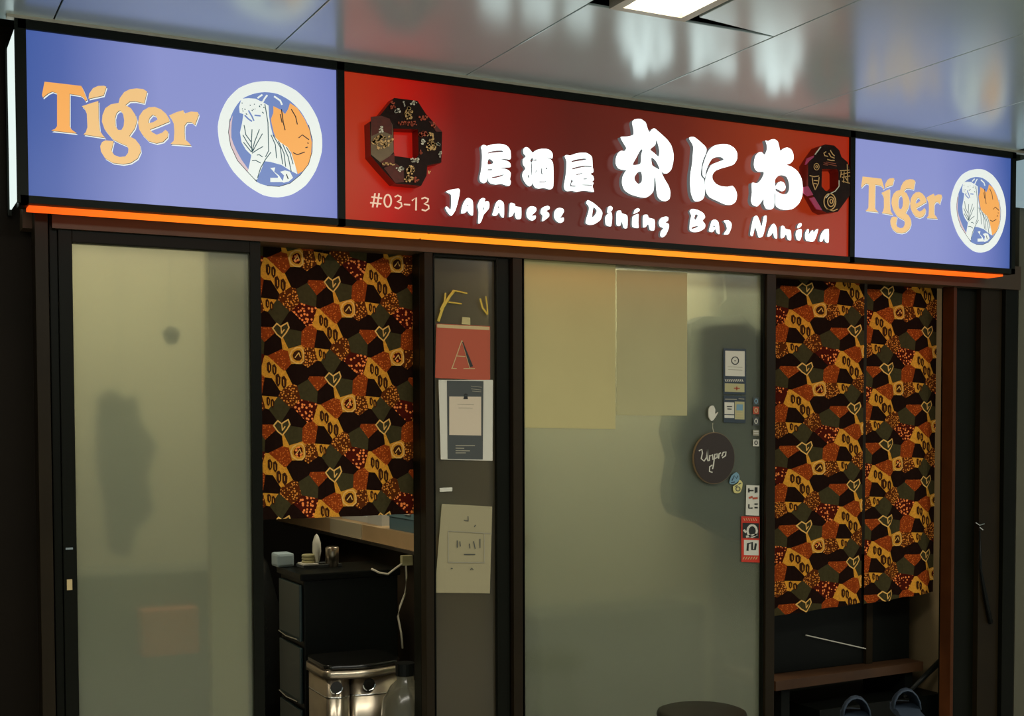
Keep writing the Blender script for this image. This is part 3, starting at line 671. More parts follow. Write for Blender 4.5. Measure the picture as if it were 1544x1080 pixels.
# left curtain: scale of the fabric repeat measured between two hearts
zA, zB = AZ(500, 428, yc), AZ(500, 572, yc); sc = (zA-zB)/361
xA = AX(500.7, 428, yc)
XL0, XL1 = AX(392, 580, yc), AX(625, 580, yc)
cl = thing('noren_curtain', ((XL0+XL1)/2, yc, 1.2), 'shorter patchwork print door curtain over the left doorway', 'curtain')
zl = AZ(500, 780, yc); zlt = AZ(500, 372, yc)
Xs = AX(489, 580, yc)
noren(XL0, Xs-.001, zlt, lambda x: zl, yc, 303-(xA-XL0)/sc, zA+145*sc, sc, [(.006, .22, 0.), (.003, .09, 1.)], 0, cl, 'cloth_panel', 1)
noren(Xs+.001, XL1, zlt, lambda x: zl, yc+.003, 303-(xA-Xs)/sc, zA+145*sc, sc, [(.006, .26, 1.), (.003, .1, 2.)], 0, cl, 'cloth_panel', 2)
rodm(cl, XL0-.01, XL1, yc, zlt+.01)
# right curtain, two longer panels
XR0, XR1, XR2, XR3 = AX(1166, 650, yc), AX(1303, 650, yc), AX(1308, 650, yc), AX(1413, 650, yc)
cr = thing('noren_curtain', ((XR0+XR3)/2, yc, .7), 'longer two-part patchwork print door curtain over the right doorway', 'curtain')
zr = AZ(1290, 405, yc); zh0, zh1, zh2, zh3 = AZ(1168, 930, yc), AZ(1300, 909, yc), AZ(1310, 911, yc), AZ(1412, 893, yc)
hx_, hz_ = AX(1213.7, 436, yc), AZ(1213.7, 436, yc)
scr = (AZ(1213.7, 436, yc)-AZ(1213.7, 556, yc))/361
sx1 = (AX(1286, 580, yc)-AX(1211.5, 580, yc))/202; sx2 = (AX(1397, 580, yc)-AX(1336, 580, yc))/202
lin = lambda a, za, b, zb: (lambda x: za+(zb-za)*(x-a)/(b-a))
noren(XR0, XR1, zr, lin(XR0, zh0, XR1, zh1), yc, 303-(hx_-XR0)/sx1, hz_+145*scr, scr, [(.010, .24, 0.), (.004, .11, 1.)], 0, cr, 'cloth_panel', 3, sx1)
hx2, hz2 = AX(1337, 556, yc), AZ(1337, 556, yc)
noren(XR2, XR3, zr, lin(XR2, zh2, XR3, zh3), yc+.004, 303-(hx2-XR2)/sx2, hz2+145*scr, scr, [(.012, .2, .6), (.005, .09, 2.)], 0, cr, 'cloth_panel', 4, sx2)
rodm(cr, XR0-.02, X1r, yc, zr+.01)

# ================================================================== NOTICES ON THE GLASS
def sheet(name, uv, y, th, m, parent=None, curl=0.):
    """thin sheet with measured corners tl,tr,br,bl"""
    bm = bmesh.new(); N = 6; P = [at(u, v, y=y) for u, v in uv]
    fr = []
    for i in range(N+1):
        for j in range(N+1):
            s, t = i/N, j/N
            p = (P[0]*(1-s)+P[1]*s)*(1-t)+(P[3]*(1-s)+P[2]*s)*t
            c = curl*(max(0, abs(2*s-1)-.5)*2)**2*(.4+.6*t)
            fr.append((p.x, y-c, p.z))
    a = [bm.verts.new(p) for p in fr]; b = [bm.verts.new((p[0], p[1]+th, p[2])) for p in fr]
    K = N+1
    for i in range(N):
        for j in range(N):
            q = (i*K+j, (i+1)*K+j, (i+1)*K+j+1, i*K+j+1)
            bm.faces.new([a[k] for k in q]); bm.faces.new([b[k] for k in q[::-1]])
    ed = [i*K for i in range(K)]+[N*K+j for j in range(1, K)]+[i*K+N for i in range(N-1, -1, -1)]+[j for j in range(N-1, 0, -1)]
    for k in range(len(ed)):
        i, j = ed[k], ed[(k+1) % len(ed)]; bm.faces.new((a[i], a[j], b[j], b[i]))
    return obj(name, bm, m, parent)
def quad(u0, v0, u1, v1, sl=.055): return [(u0, v0), (u1, v0+(u1-u0)*sl), (u1, v1+(u1-u0)*sl), (u0, v1)]
def ink(name, lines, wd, y, m, parent, ox=0, oy=0, s=1., th=.0005):
    bm = bmesh.new(); f = crop(ox, oy, s, y); strokes(bm, lines, wd, f, y); o = obj(name, bm, m, parent)
    md = o.modifiers.new('s', 'SOLIDIFY'); md.thickness = th; md.offset = 0
    if len(lines) > 1: o['kind'] = 'stuff'
    return o
yg = Y-.001                         # sheets taped outside on the sidelight
t = thing('grade_certificate', at(698, 573, y=yg), 'brick red card bearing a large letter A on the narrow sidelight', 'poster')
sheet('card', [(658, 488), (739, 492), (739, 574), (656, 570)], yg-.001, .0008, m_redcard, t)
sheet('top_band', [(659, 489), (738, 493), (738, 498), (659, 494)], yg-.0016, .0005, m_gold, t)['label'] = 'pale upper band'
ink('letter', [[(122,540),(165,418)], [(165,418),(200,540)], [(140,487),(180,490)], [(118,541),(142,543)], [(172,543),(222,543)]], 3.5, yg-.002, m_gold, t, 640, 370, 2.919)
ink('letter', [[(168,425),(207,535)]], [4, 15], yg-.0022, m_ink, t, 640, 370, 2.919)['label'] = 'dark thick stroke of the letter'
o = sheet('tape_piece', [(697, 478), (709, 479), (709, 490), (696, 489)], yg-.002, .0004, m_cream); tag(o, 'small cream tape square above the red card', 'tape')
t = thing('notice_poster', at(700, 695, y=yg), 'white sheet with dark slate print and pale centre on the sidelight', 'poster')
sheet('paper', [(661, 573), (743, 573), (742, 695), (664, 693)], yg-.002, .0008, m_white, t, .004)
sheet('slate_print', [(674, 574), (729, 575), (728, 693), (675, 692)], yg-.0042, .0005, m_slate, t)
sheet('pale_panel', [(677.5, 598), (725.5, 598.5), (725.5, 657), (677.5, 656)], yg-.0048, .0005, pbr('pale_print', (.62, .52, .38), .7), t)
ink('icon', [[(174,668),(190,668)], [(175,660),(182,655),(189,660)], [(172,674),(191,674)]], 7, yg-.0056, m_ink, t, 640, 370, 2.919)
ink('text_line', [[(145,700),(218,702)], [(150,716),(212,717)], [(205,620),(252,625)], [(205,632),(250,637)], [(210,642),(250,645)]], 2, yg-.0056, m_grey, t, 640, 370, 2.919)
ink('text_line', [[(137,882),(222,882)], [(137,893),(175,894)], [(137,904),(200,905)], [(137,914),(182,914)]], 4, yg-.0056, m_grey, t, 640, 370, 2.919)
o = sheet('tape_piece', [(663, 736), (682, 735), (682, 741), (663, 742)], yg-.001, .0004, m_white); tag(o, 'thin white tape strip below the slate poster', 'tape')
t = thing('paper_notice', at(700, 895, y=yg), 'faded cream paper with a faint boxed drawing low on the sidelight', 'paper')
sheet('paper', [(666, 760), (742, 764), (738, 895), (655, 894)], yg-.002, .0008, pbr('aged_paper', (.33, .29, .165), .8), t, .003)
ink('drawing', [[(100,307),(100,438)], [(100,307),(282,318)], [(100,438),(250,440)], [(250,440),(250,318)]], 2.5, yg-.0055, m_grey, t, 640, 690, 2.769)
ink('drawing', [[(137,347),(137,377)], [(148,350),(150,372)], [(188,360),(190,380)], [(205,350),(212,382)], [(232,340),(232,378)], [(165,405),(212,405)], [(165,262),(183,265),(182,245)], [(208,290),(214,282)], [(192,470),(198,462),(204,470)], [(110,463),(118,464)]], 3.5, yg-.0058, m_slate, t, 640, 690, 2.769)
# twigs behind the sidelight
t = thing('dried_twig', at(680, 480, y=Y), 'yellow dried twigs stuck at the top of the narrow sidelight', 'decoration')
for L, r in ((((60,335),(80,275),(110,225),(130,200)), .006), (((130,200),(160,205),(188,212)), .003), (((105,250),(135,254),(163,258)), .003), (((92,210),(88,250),(70,285)), .004), (((245,235),(255,275),(278,305)), .004), (((270,225),(275,260),(278,300)), .003)):
    bm = bmesh.new(); tube(bm, [at(640+a/2.919, 370+b/2.919, y=Y-.006) for i, (a, b) in enumerate(L)], r, 6); obj('twig', bm, m_twig, t)

# big door: sheets behind the frosted glass
yb = Y-.001
a1 = sheet('paper_sheet', [(789, 390), (928, 400), (928, 647), (790, 645)], yb, .001, m_cream, None, 0); tag(a1, 'large cream paper sheet on the wide frosted door, left', 'paper')
a2 = sheet('paper_sheet', [(930, 407), (1036, 411), (1036, 627), (930, 626)], yb, .001, m_cream2, None, 0); tag(a2, 'smaller cream paper sheet on the wide frosted door, right', 'paper')
# round plaque
yd = Y-.006; k = crop(980, 500, 2.842, yd)
pc = at(1075, 691, y=yd); prx = (AX(1106, 691, yd)-AX(1044, 691, yd))/2; prz = (AZ(1075, 652, yd)-AZ(1075, 730, yd))/2
t = thing('round_plaque', (pc.x, yd, pc.z-prz), 'dark brown round plaque with white script hanging on the frosted door', 'sign')
for nm, s_, y0, y1, m in (('rim', 1., yd-.010, yd, pbr('plaque_rim', (.20, .13, .06), .5)), ('disc', .975, yd-.013, yd-.009, m_plaque)):
    bm = bmesh.new(); plate(bm, [[(pc.x+prx*s_*math.cos(2*math.pi*i/40), pc.z+prz*s_*math.sin(2*math.pi*i/40)) for i in range(40)]], lambda p: p, y0, y1); obj(nm, bm, m, t)
ink('lettering', [[(210,512),(222,505),(225,520),(220,545),(232,556),(242,540),(248,505)], [(248,505),(245,545),(250,556)], [(256,530),(254,555)], [(256,535),(268,528),(270,550)], [(278,525),(272,575),(268,590)], [(278,528),(288,524),(288,540),(277,545)], [(294,545),(296,525),(304,520)], [(308,535),(314,518),(326,516),(324,532),(310,542)], [(268,572),(256,580),(255,600),(268,604)]], 5, yd-.0136, m_white, t, 980, 500, 2.842)
bm = bmesh.new(); tube(bm, [(pc.x, yd-.007, pc.z+prz-.002), (pc.x-.006, yd-.005, pc.z+prz+.018), (pc.x-.004, yd-.004, pc.z+prz+.04)], .0015, 6); obj('cord', bm, m_cable, t)
bm = bmesh.new(); plate(bm, [[(250,335),(258,320),(270,318),(278,335),(277,355),(290,345),(288,352),(270,380),(260,382),(250,365)]], k, yd-.004, yd+.001, 0, 2)
o = obj('hook_sticker', bm, m_white); tag(o, 'white leaf-shaped hook stuck above the round plaque', 'hook')
def sticker(name, base, uv, m, label, parts, cat='sticker'):
    y = Y-.001
    cx, cy = sum(p[0] for p in uv)/4, max(p[1] for p in uv)
    t = thing(name, at(cx, cy, y=y), label, cat)
    sheet('backing', uv, y, .0012, m, t)
    for nm, kind, dat, wd, mm in parts:
        if kind == 'q': sheet(nm, dat, y-.0010, .0007, mm, t)
        else: ink(nm, dat, wd, y-.0018, mm, t, 980, 500, 2.842)
    return t
def cq(u0, v0, u1, v1): return [(980+u0/2.842, 500+v0/2.842), (980+u1/2.842, 500+(v0+(u1-u0)*.03)/2.842), (980+u1/2.842, 500+(v1+(u1-u0)*.03)/2.842), (980+u0/2.842, 500+v1/2.842)]
sticker('opening_notice', 0, cq(315, 72, 412, 267), m_navy, 'navy framed sticker with a round mark, topmost on the frosted door', [
    ('white_panel', 'q', cq(323, 82, 406, 190), 0, m_white), ('photo_panel', 'q', cq(321, 222, 405, 258), 0, m_cream2),
    ('round_mark', 'l', [oval(365, 125, 15, 16), [(362,125),(368,126)]], 4, m_ink), ('text_line', 'l', [[(333,151),(396,154)], [(335,163),(396,166)]], 2, m_grey),
    ('text_line', 'l', [[(322+i*8, 205), (322+i*8+5, 215)] for i in range(10)], 3, m_white), ('picture', 'l', [[(360,243),(385,244)], [(372,236),(372,252)]], 5, m_redcard)])
sticker('card_notice', 0, cq(316, 275, 410, 390), m_navy, 'dark sticker with two small pale panels below the navy notice', [
    ('white_panel', 'q', cq(320, 303, 361, 354), 0, m_white), ('white_panel', 'q', cq(364, 300, 405, 376), 0, m_cream2), ('blue_panel', 'q', cq(320, 358, 361, 370), 0, m_white),
    ('blue_square', 'l', [[(371,325),(398,326)]], 26, m_blue_st), ('text_line', 'l', [[(330,322),(352,322)], [(332,332),(350,333)]], 4, m_ink), ('text_line', 'l', [[(322,290),(372,291)], [(380,288),(404,290)]], 3, m_grey), ('text_line', 'l', [[(371,352),(398,353)], [(371,362),(398,363)]], 3, m_gold)])
for (v0, v1, m, lab, mk) in ((282, 315, m_slate, 'tiny slate sticker, topmost of the door edge column', m_blue_st), (322, 354, m_redcard, 'tiny orange-brown sticker in the door edge column', m_gold), (367, 402, m_slate, 'tiny grey lettered sticker in the door edge column', m_white),
                             (422, 446, m_grey, 'tiny striped sticker in the door edge column', m_white), (462, 492, m_white, 'tiny white sticker, lowest of the door edge column', m_ink)):
    c_ = (v0+v1)/2
    sticker('small_sticker', 0, cq(442, v0, 467, v1), m, lab, [('mark', 'l', [oval(455, c_, 6, (v1-v0)*.28, 10)] if v0 != 422 else [[(444,428),(465,429)], [(444,437),(465,438)]], 3.5, mk)])
sticker('white_label', 0, [(1125.5, 731.5), (1145, 732.5), (1144.5, 778), (1124.5, 777)], m_white, 'tall white sticker with three dark marks near the door edge', [
    ('mark', 'l', [[(424,682),(444,682)], [(424,672),(424,690)], [(452,668),(452,692)], [(458,668),(458,690)]], 6, m_ink), ('mark', 'l', [[(424,714),(440,708)], [(440,716),(462,714)]], 8, m_redcard), ('mark', 'l', [[(424,740),(424,757),(440,757)], [(448,740),(462,740)], [(448,755),(462,755)]], 6, m_ink)])
sticker('red_band_sticker', 0, cq(392, 792, 470, 988), m_red, 'red banded sticker with two black and white marks, lowest at the door edge', [
    ('black_field', 'q', cq(397, 820, 467, 885), 0, m_ink), ('white_panel', 'q', cq(403, 893, 466, 958), 0, m_white), ('mark', 'l', [oval(438, 855, 20, 25, 12), [(402,850),(412,862)], [(412,880),(460,870)]], 9, m_white),
    ('mark', 'l', [[(418,940),(420,910),(438,905),(438,935),(450,935),(454,908)]], 9, m_ink), ('lettering', 'l', [[(402+i*10, 800), (407+i*10, 812)] for i in range(6)], 2.5, m_gold), ('lettering', 'l', [[(398+i*11, 977), (405+i*11, 966)] for i in range(6)], 3, m_cream)])
bm = bmesh.new(); plate(bm, [[(342,650),(350,620),(372,603),(383,615),(385,635),(370,650),(355,655)]], k, yd+.002, yd+.005, 0, 2); plate(bm, [[(362,690),(358,665),(380,650),(385,635),(398,648),(396,670),(388,690),(375,694)]], k, yd+.002, yd+.005, 1, 2)
strokes(bm, [[(352,640),(362,618),(372,630),(378,618)], [(348,648),(365,645)]], 4, k, yd+.001, mi=2); strokes(bm, [oval(378,675,9,9,10), [(366,665),(376,660)], [(380,655),(392,650)]], 4, k, yd+.001, mi=2)
o = obj('butterfly_sticker', bm, [m_blue_st, m_yel_st, m_navy]); tag(o, 'blue and yellow butterfly-like sticker right below the round plaque', 'sticker')

# ================================================================== THINGS IN THE LEFT DOORWAY
# drawer tower: near edge measured at (455, 865)
zd = .90
pA = at(456, 866, z=zd); pB = at(598, 858, z=zd)
Dx0, Dy0 = pA.x, pA.y; Dx1 = AX(600, 900, Dy0); Dy1 = Dy0+.34
t = thing('drawer_tower', ((Dx0+Dx1)/2, (Dy0+Dy1)/2, .012), 'black plastic drawer tower with smoked drawers in the left doorway', 'drawers')
bx('body', Dx0+.006, Dx1, Dy0, Dy1, .012, zd-.03, m_blackpl, t, .006); bx('top', Dx0-.012, Dx1+.01, Dy0-.01, Dy1+.01, zd-.03, zd, m_blackpl, t, .008)
for i in range(3):
    z1 = zd-.05-i*.27; o = bx('drawer', Dx0-.010, Dx0+.004, Dy0+.015, Dy1-.02, z1-.245, z1, m_teal, t, .005)
    bm = bmesh.new(); tube(bm, [(Dx0-.016, Dy0+.03, z1-.235), (Dx0-.022, (Dy0+Dy1)/2, z1-.24), (Dx0-.016, Dy1-.04, z1-.235)], .004, 6); obj('handle', bm, m_chrome, o)
# things on the tower
bx0 = lambda nm, u, v, w_, d_, h_, m, lab, cat, bev=.003, z=zd: None
def on(u, v, z): return at(u, v, z=z)
p = on(428, 856, zd); o = bx('tissue_box', p.x-.03, p.x+.05, p.y-.0, p.y+.10, zd, zd+.062, pbr('pale_blue_card', (.35, .45, .48), .5), None, .012); tag(o, 'pale blue box on the left end of the drawer tower', 'box')
p = on(465, 858, zd); t = thing('shallow_tray', (p.x+.03, p.y+.05, zd), 'thin black tray with pale edge on the drawer tower', 'tray')
bx('tray', p.x-.02, p.x+.16, p.y+.01, p.y+.12, zd, zd+.014, m_slate, t, .002); bx('paper', p.x-.018, p.x+.05, p.y+.008, p.y+.10, zd+.014, zd+.02, m_white, t)
zc = zd+.02; t = thing('cup_stack', (p.x+.02, p.y+.06, zc), 'short stack of cream lids on the tray', 'lids')
for i in range(3):
    bm = bmesh.new(); lathe(bm, [(.026, 0), (.030, .004), (.030, .010), (.024, .013)], p.x+.02, p.y+.06, zc+i*.013, 20); obj('lid', bm, m_cream2, t)
p = on(500, 858, zd); bm = bmesh.new(); lathe(bm, [(.030, 0), (.031, .085), (.027, .09), (.0, .09)], p.x+.03, p.y+.08, zd, 24); o = obj('metal_canister', bm, m_steel, None, True); tag(o, 'small brushed metal canister on the drawer tower', 'canister')
bm = bmesh.new(); pp = Vector((p.x-.035, p.y+.10, zd)); prof = [(0,.0),(.022,.03),(.032,.07),(.030,.11),(.015,.14),(0,.15)]
lathe(bm, prof, pp.x, pp.y, pp.z, 20, .55, 1.); o = obj('white_scoop', bm, pbr('white_plastic', (.6, .6, .5), .4), None, True); tag(o, 'white rounded plastic scoop leaning beside the canister', 'scoop')
# counter behind: long worktop whose lower lip runs left to right
zk = .98
c0, c1 = at(446, 792, z=zk), at(624, 832, z=zk)
dirc = (c1-c0); dirc.z = 0; Lc = dirc.length; dirc.normalize(); nrm = Vector((-dirc.y, dirc.x, 0))
if nrm.y < 0: nrm = -nrm
def slab(name, a, b, d0, d1, z0, z1, m, parent=None):
    """box along the line of the counter: a,b along, d0,d1 across"""
    bm = bmesh.new(); box(bm, 0, 1, 0, 1, 0, 1)
    for v in bm.verts:
        q = c0+dirc*(a+(b-a)*v.co.x)+nrm*(d0+(d1-d0)*v.co.y); v.co = Vector((q.x, q.y, z0+(z1-z0)*v.co.z))
    return obj(name, bm, m, parent)
t = thing('service_counter', (c0+dirc*Lc*.5+nrm*.2).to_tuple()[:2]+(0.012,), 'long counter with a pale wooden edge behind the left curtain', 'counter')
slab('worktop', -.35, Lc*1.15, 0, .45, zk, zk+.075, m_counter, t); slab('steel_lip', -.2, Lc*1.15, -.012, 0, zk-.012, zk+.004, m_steel, t)
slab('steel_inlay', Lc*.35, Lc*.62, -.006, .0, zk+.004, zk+.076, pbr('cream_laminate', (.55, .47, .30), .4), t)
slab('front_panel', .1, Lc*1.1, .10, .40, .012, zk-.012, pbr('counter_front', (.07, .05, .03), .5), t)
zq = zk+.075
o = slab('white_tray', Lc*.35, Lc*.58, .06, .25, zq, zq+.03, pbr('white_enamel', (.55, .58, .55), .35)); tag(o, 'low white tray on the counter under the left curtain', 'tray')
o = slab('white_box', Lc*.585, Lc*.70, .05, .2, zq, zq+.07, pbr('ivory_plastic', (.50, .52, .48), .4)); tag(o, 'ivory box on the counter, left of the teal case', 'box')
t = thing('teal_case', (c0+dirc*Lc*.9+nrm*.1).to_tuple()[:2]+(zq,), 'blue grey plastic case on the right end of the counter', 'case')
slab('body', Lc*.80, Lc*1.12, .02, .2, zq+.001, zq+.06, pbr('teal_case_plastic', (.10, .17, .19), .4), t); slab('lid', Lc*.79, Lc*1.13, .015, .2, zq+.06, zq+.13, pbr('teal_case_lid', (.14, .24, .26), .4), t)
slab('latch', Lc*.92, Lc*.96, .008, .015, zq+.08, zq+.10, m_white, t)
# cable
t = thing('power_cable', at(606, 860, y=.8), 'cream cable looping down beside the bins in the left doorway', 'cable')
bm = bmesh.new(); L = [(560,858),(572,864),(585,866),(598,856),(608,849),(612,853),(613,870),(611,895),(603,915),(600,930),(605,955),(607,978)]
tube(bm, [at(a, b, y=.78) for a, b in L], .0045, 8); obj('cord', bm, m_cable, t, True)
bx('plug', AX(606, 850, .78), AX(622, 850, .78), .775, .80, AZ(612, 853, .78), AZ(612, 838, .78), m_cream2, t, .002)
# twin steel bin
yb0 = .56
zb = AZ(545, 1000, yb0)
q0, q1 = at(488, 1010, y=yb0+.03), at(585, 1010, y=yb0-.0)
t = thing('twin_pedal_bin', ((q0.x+q1.x)/2, yb0+.14, .012), 'twin brushed steel waste bin with a dark lid in the left doorway', 'waste bin')
Bx0, Bx1 = AX(494, 1030, yb0), AX(606, 1030, yb0); mid = AX(531, 1030, yb0)
def rbox(bm, x0, x1, y0, y1, z0, z1, r=.05, n_=6, bulge=.02):
    """bin body: rounded plan, bowed front"""
    P = []
    for cx, cy, a0 in ((x1-r, y1-r, 0), (x0+r, y1-r, 90), (x0+r, y0+r, 180), (x1-r, y0+r, 270)):
        for i in range(n_+1):
            a = math.radians(a0+90*i/n_); P.append((cx+r*math.cos(a), cy+r*math.sin(a)))
        if a0 == 180:
            for i in range(1, 6): s = i/6; P.append((x0+r+(x1-x0-2*r)*s, y0-bulge*math.sin(math.pi*s)))
    lo = [bm.verts.new((a, b, z0)) for a, b in P]; hi = [bm.verts.new((a, b, z1)) for a, b in P]; N = len(P)
    for i in range(N): f = bm.faces.new((lo[i], lo[(i+1) % N], hi[(i+1) % N], hi[i])); f.smooth = True
    bm.faces.new(lo[::-1]); bm.faces.new(hi)
for a, b, rr_ in ((Bx0, mid-.002, .03), (mid+.002, Bx1, .03)):
    bm = bmesh.new(); rbox(bm, a, b, yb0, yb0+.27, .012, zb-.055, rr_, bulge=.012); body = obj('body', bm, m_steel, t)
    bm = bmesh.new(); rbox(bm, a-.001, b+.001, yb0-.002, yb0+.272, zb-.135, zb-.128, rr_, bulge=.012); obj('band', bm, m_chrome, body)
    hx = a+(b-a)*.30; bm = bmesh.new(); lathe(bm, [(0, 0), (.022, 0), (.026, .004)], 0, 0, 0, 20)
    for v in bm.verts: v.co = Vector((hx+v.co.x, yb0-.014-v.co.z*1., zb-.088+v.co.y*1.0))
    obj('handle_cup', bm, m_lid, body)
    bm = bmesh.new(); tube(bm, [(hx+.026*math.cos(x_), yb0-.019, zb-.088+.024*math.sin(x_)) for x_ in [math.pi+math.pi*i/8 for i in range(9)]], .003, 6); obj('handle_rim', bm, m_chrome, body)
bm = bmesh.new(); rbox(bm, Bx0-.012, Bx1+.012, yb0-.012, yb0+.285, zb-.055, zb-.022, .05, bulge=.03); obj('rim', bm, m_steel, t)
bm = bmesh.new(); rbox(bm, Bx0-.006, Bx1+.006, yb0-.004, yb0+.28, zb-.022, zb, .05, bulge=.028); obj('lid', bm, m_lid, t)
# glass demijohn
yj = .30; jc = at(622, 1060, y=yj)
m_glass, tt, bb = nt('bottle_glass'); bb.inputs['Transmission Weight'].default_value = .8; bb.inputs['Roughness'].default_value = .18; bb.inputs['Base Color'].default_value = (.40, .38, .27, 1)
zj = AZ(612, 1034, yj)
t = thing('glass_bottle', (jc.x, yj+.1, .012), 'large rounded clear bottle right of the steel bins', 'bottle')
bm = bmesh.new(); lathe(bm, [(.0, 0), (.09, 0), (.10, .02), (.10, zj-.16), (.09, zj-.09), (.06, zj-.035), (.035, zj-.012), (.035, zj+.03)], jc.x+.01, yj+.1, .012, 28); obj('glass_body', bm, m_glass, t, True)
bm = bmesh.new(); lathe(bm, [(.038, 0), (.040, .05), (0, .055)], jc.x+.01, yj+.1, zj+.02, 20); obj('cap', bm, m_blackpl, t)
# dark bag at the left edge of the doorway
bp = at(395, 870, y=1.5)
bm = bmesh.new(); lathe(bm, [(0, 0), (.16, 0), (.19, .2), (.17, .6), (.12, .85), (.05, .95), (.03, 1.0)], bp.x-.03, 1.75, .012, 14, 1.1, .8)
for v in bm.verts: v.co += Vector((random.uniform(-.012, .012), random.uniform(-.012, .012), 0))
o = obj('black_bag', bm, pbr('black_bag_film', (.015, .017, .016), .25, 0, 0, 10, .6), None, True); tag(o, 'tall black plastic bag behind the left door edge', 'bag')

# ================================================================== THINGS IN THE RIGHT DOORWAY
z_b = .335
bA = at(1170, 1028, z=z_b); bB = at(1392, 998, z=z_b)
bB = bA+(bB-bA)*min(1, (X1r-.02-bA.x)/(bB.x-bA.x))
by = min(bA.y, bB.y)
t = thing('wooden_bench', ((bA.x+bB.x)/2, max(.5, by)+.2, .012), 'low reddish brown wooden bench below the right curtain', 'bench')
def pbox(name, a, b, d, z0, z1, m, parent=None, dirn=(0, 1)):
    """box whose front edge runs from a to b"""
    bm = bmesh.new(); q = [Vector((a.x, a.y, 0)), Vector((b.x, b.y, 0))]; nn = Vector((-(q[1]-q[0]).y, (q[1]-q[0]).x, 0)).normalized()
    if nn.y < 0: nn = -nn
    q += [q[1]+nn*d, q[0]+nn*d]
    lo = [bm.verts.new((v.x, v.y, z0)) for v in q]; hi = [bm.verts.new((v.x, v.y, z1)) for v in q]
    bm.faces.new(lo); bm.faces.new(hi)
    for i in range(4): bm.faces.new((lo[i], lo[(i+1) % 4], hi[(i+1) % 4], hi[i]))
    return obj(name, bm, m, parent)
pbox('seat_board', bA, bB, .40, z_b-.045, z_b, m_wood, t)
for f_ in (.06, .9):
    q = bA.lerp(bB, f_); pbox('leg', Vector((q.x, q.y+.03, 0)), Vector((q.x+.05, q.y+.03, 0)), .3, .1695 if q.x > 3.96 else .012, z_b-.045, m_blackpl, t)
cA = at(1314, 1002, z=z_b); cB = at(1395, 998, z=z_b)
t = thing('black_cabinet', ((cA.x+cB.x)/2, cA.y+.1, z_b), 'black cabinet with a grey corner post standing on the bench', 'cabinet')
xa, xb = cA.x, min(cB.x, X1r-.03)
bx('body', xa-.62, xb, cA.y+.035, cA.y+.30, z_b, z_b+.55, m_blackpl, t, .004)
bx('corner_post', xa-.02, xa+.02, cA.y+.015, cA.y+.045, z_b, z_b+.55, m_brown, t); bm = bmesh.new()
q = [at(1215, 958, y=cA.y+.02), at(1312, 980, y=cA.y+.02)]; tube(bm, [q[0], q[1]], .003, 6); obj('edge_strip', bm, m_white, t)
# slippers
def slipper(u, v, rot, lab, s=1.):
    ZS = .17; p = at(u, v, z=ZS+.05); t = thing('slipper', (p.x, p.y, ZS), lab, 'slipper')
    bm = bmesh.new(); L = [(-.13,.035),(-.12,.045),(-.05,.042),(.03,.05),(.10,.05),(.135,.03),(.145,0),(.135,-.03),(.10,-.05),(.03,-.05),(-.05,-.042),(-.12,-.045),(-.13,-.035),(-.14,0)]
    cr_, sr_ = math.cos(rot), math.sin(rot); W = lambda a, b: (p.x+(a*cr_-b*sr_)*s, p.y+(a*sr_+b*cr_)*s)
    lo = [bm.verts.new((*W(a, b), ZS)) for a, b in L]; hi = [bm.verts.new((*W(a, b), ZS+.03)) for a, b in L]; N = len(L)
    bm.faces.new(lo[::-1]); bm.faces.new(hi)
    for i in range(N): bm.faces.new((lo[i], lo[(i+1) % N], hi[(i+1) % N], hi[i]))
    obj('sole', bm, m_slip, t)
    bm = bmesh.new(); G = []
    for i in range(7):
        a = -.01+.135*i/6; wd = .052*math.sqrt(max(.05, 1-(max(0, a-.04)/.11)**2)); h = .075*(1-.5*max(0, i-2)/4)
        G.append([bm.verts.new((*W(a, wd*math.cos(math.pi*j/8)), .028+ZS+h*math.sin(math.pi*j/8)*s)) for j in range(9)])
    for A_, B_ in zip(G, G[1:]):
        for j in range(8): bm.faces.new((A_[j], A_[j+1], B_[j+1], B_[j]))
    o = obj('upper', bm, m_slip, t, True); md = o.modifiers.new('s', 'SOLIDIFY'); md.thickness = .006
slipper(1292, 1074, .95, 'blue grey slipper on the step, left one inside the right doorway', 1.22)
slipper(1368, 1062, .95, 'blue grey slipper on the step, right one beside the beige wall', 1.22)
o = bx('entry_step', 4.0, X1r-.01, .36, .80, .012, .169, m_blackpl); tag(o, 'low black step below the bench in the right doorway', 'step')
# umbrella leaning at the wall
bm = bmesh.new(); b_, a_ = at(1417, 998, y=.34), at(1384, 1030, y=.345); e_ = a_+(a_-b_)*((a_.z-.18)/(b_.z-a_.z))
tube(bm, [e_, b_], [.010, .016], 10); o = obj('folded_umbrella', bm, m_blackpl, None, True); tag(o, 'dark folded umbrella leaning on the beige wall by the right doorway', 'umbrella')
# catch and strap on the right frame
t = thing('door_catch', at(1478, 800, y=Y-.004), 'small bright metal catch on the dark right frame', 'catch')
bm = bmesh.new(); tube(bm, [at(1471, 788, y=Y-.01), at(1477, 792, y=Y-.012), at(1484, 790, y=Y-.01)], .003, 6); obj('lever', bm, m_chrome, t)
bm = bmesh.new(); tube(bm, [at(1477, 795, y=Y-.008), at(1482, 799, y=Y-.01)], .004, 6); obj('stud', bm, m_chrome, t)
bm = bmesh.new(); tube(bm, [at(1477, 800, y=Y-.010), at(1479, 860, y=Y-.010), at(1486, 900, y=Y-.012), at(1494, 940, y=Y-.010)], [.004, .006, .010, .011], 8); o = obj('hanging_strap', bm, m_blackpl, None, True); tag(o, 'black strap hanging from the catch on the right frame', 'strap')

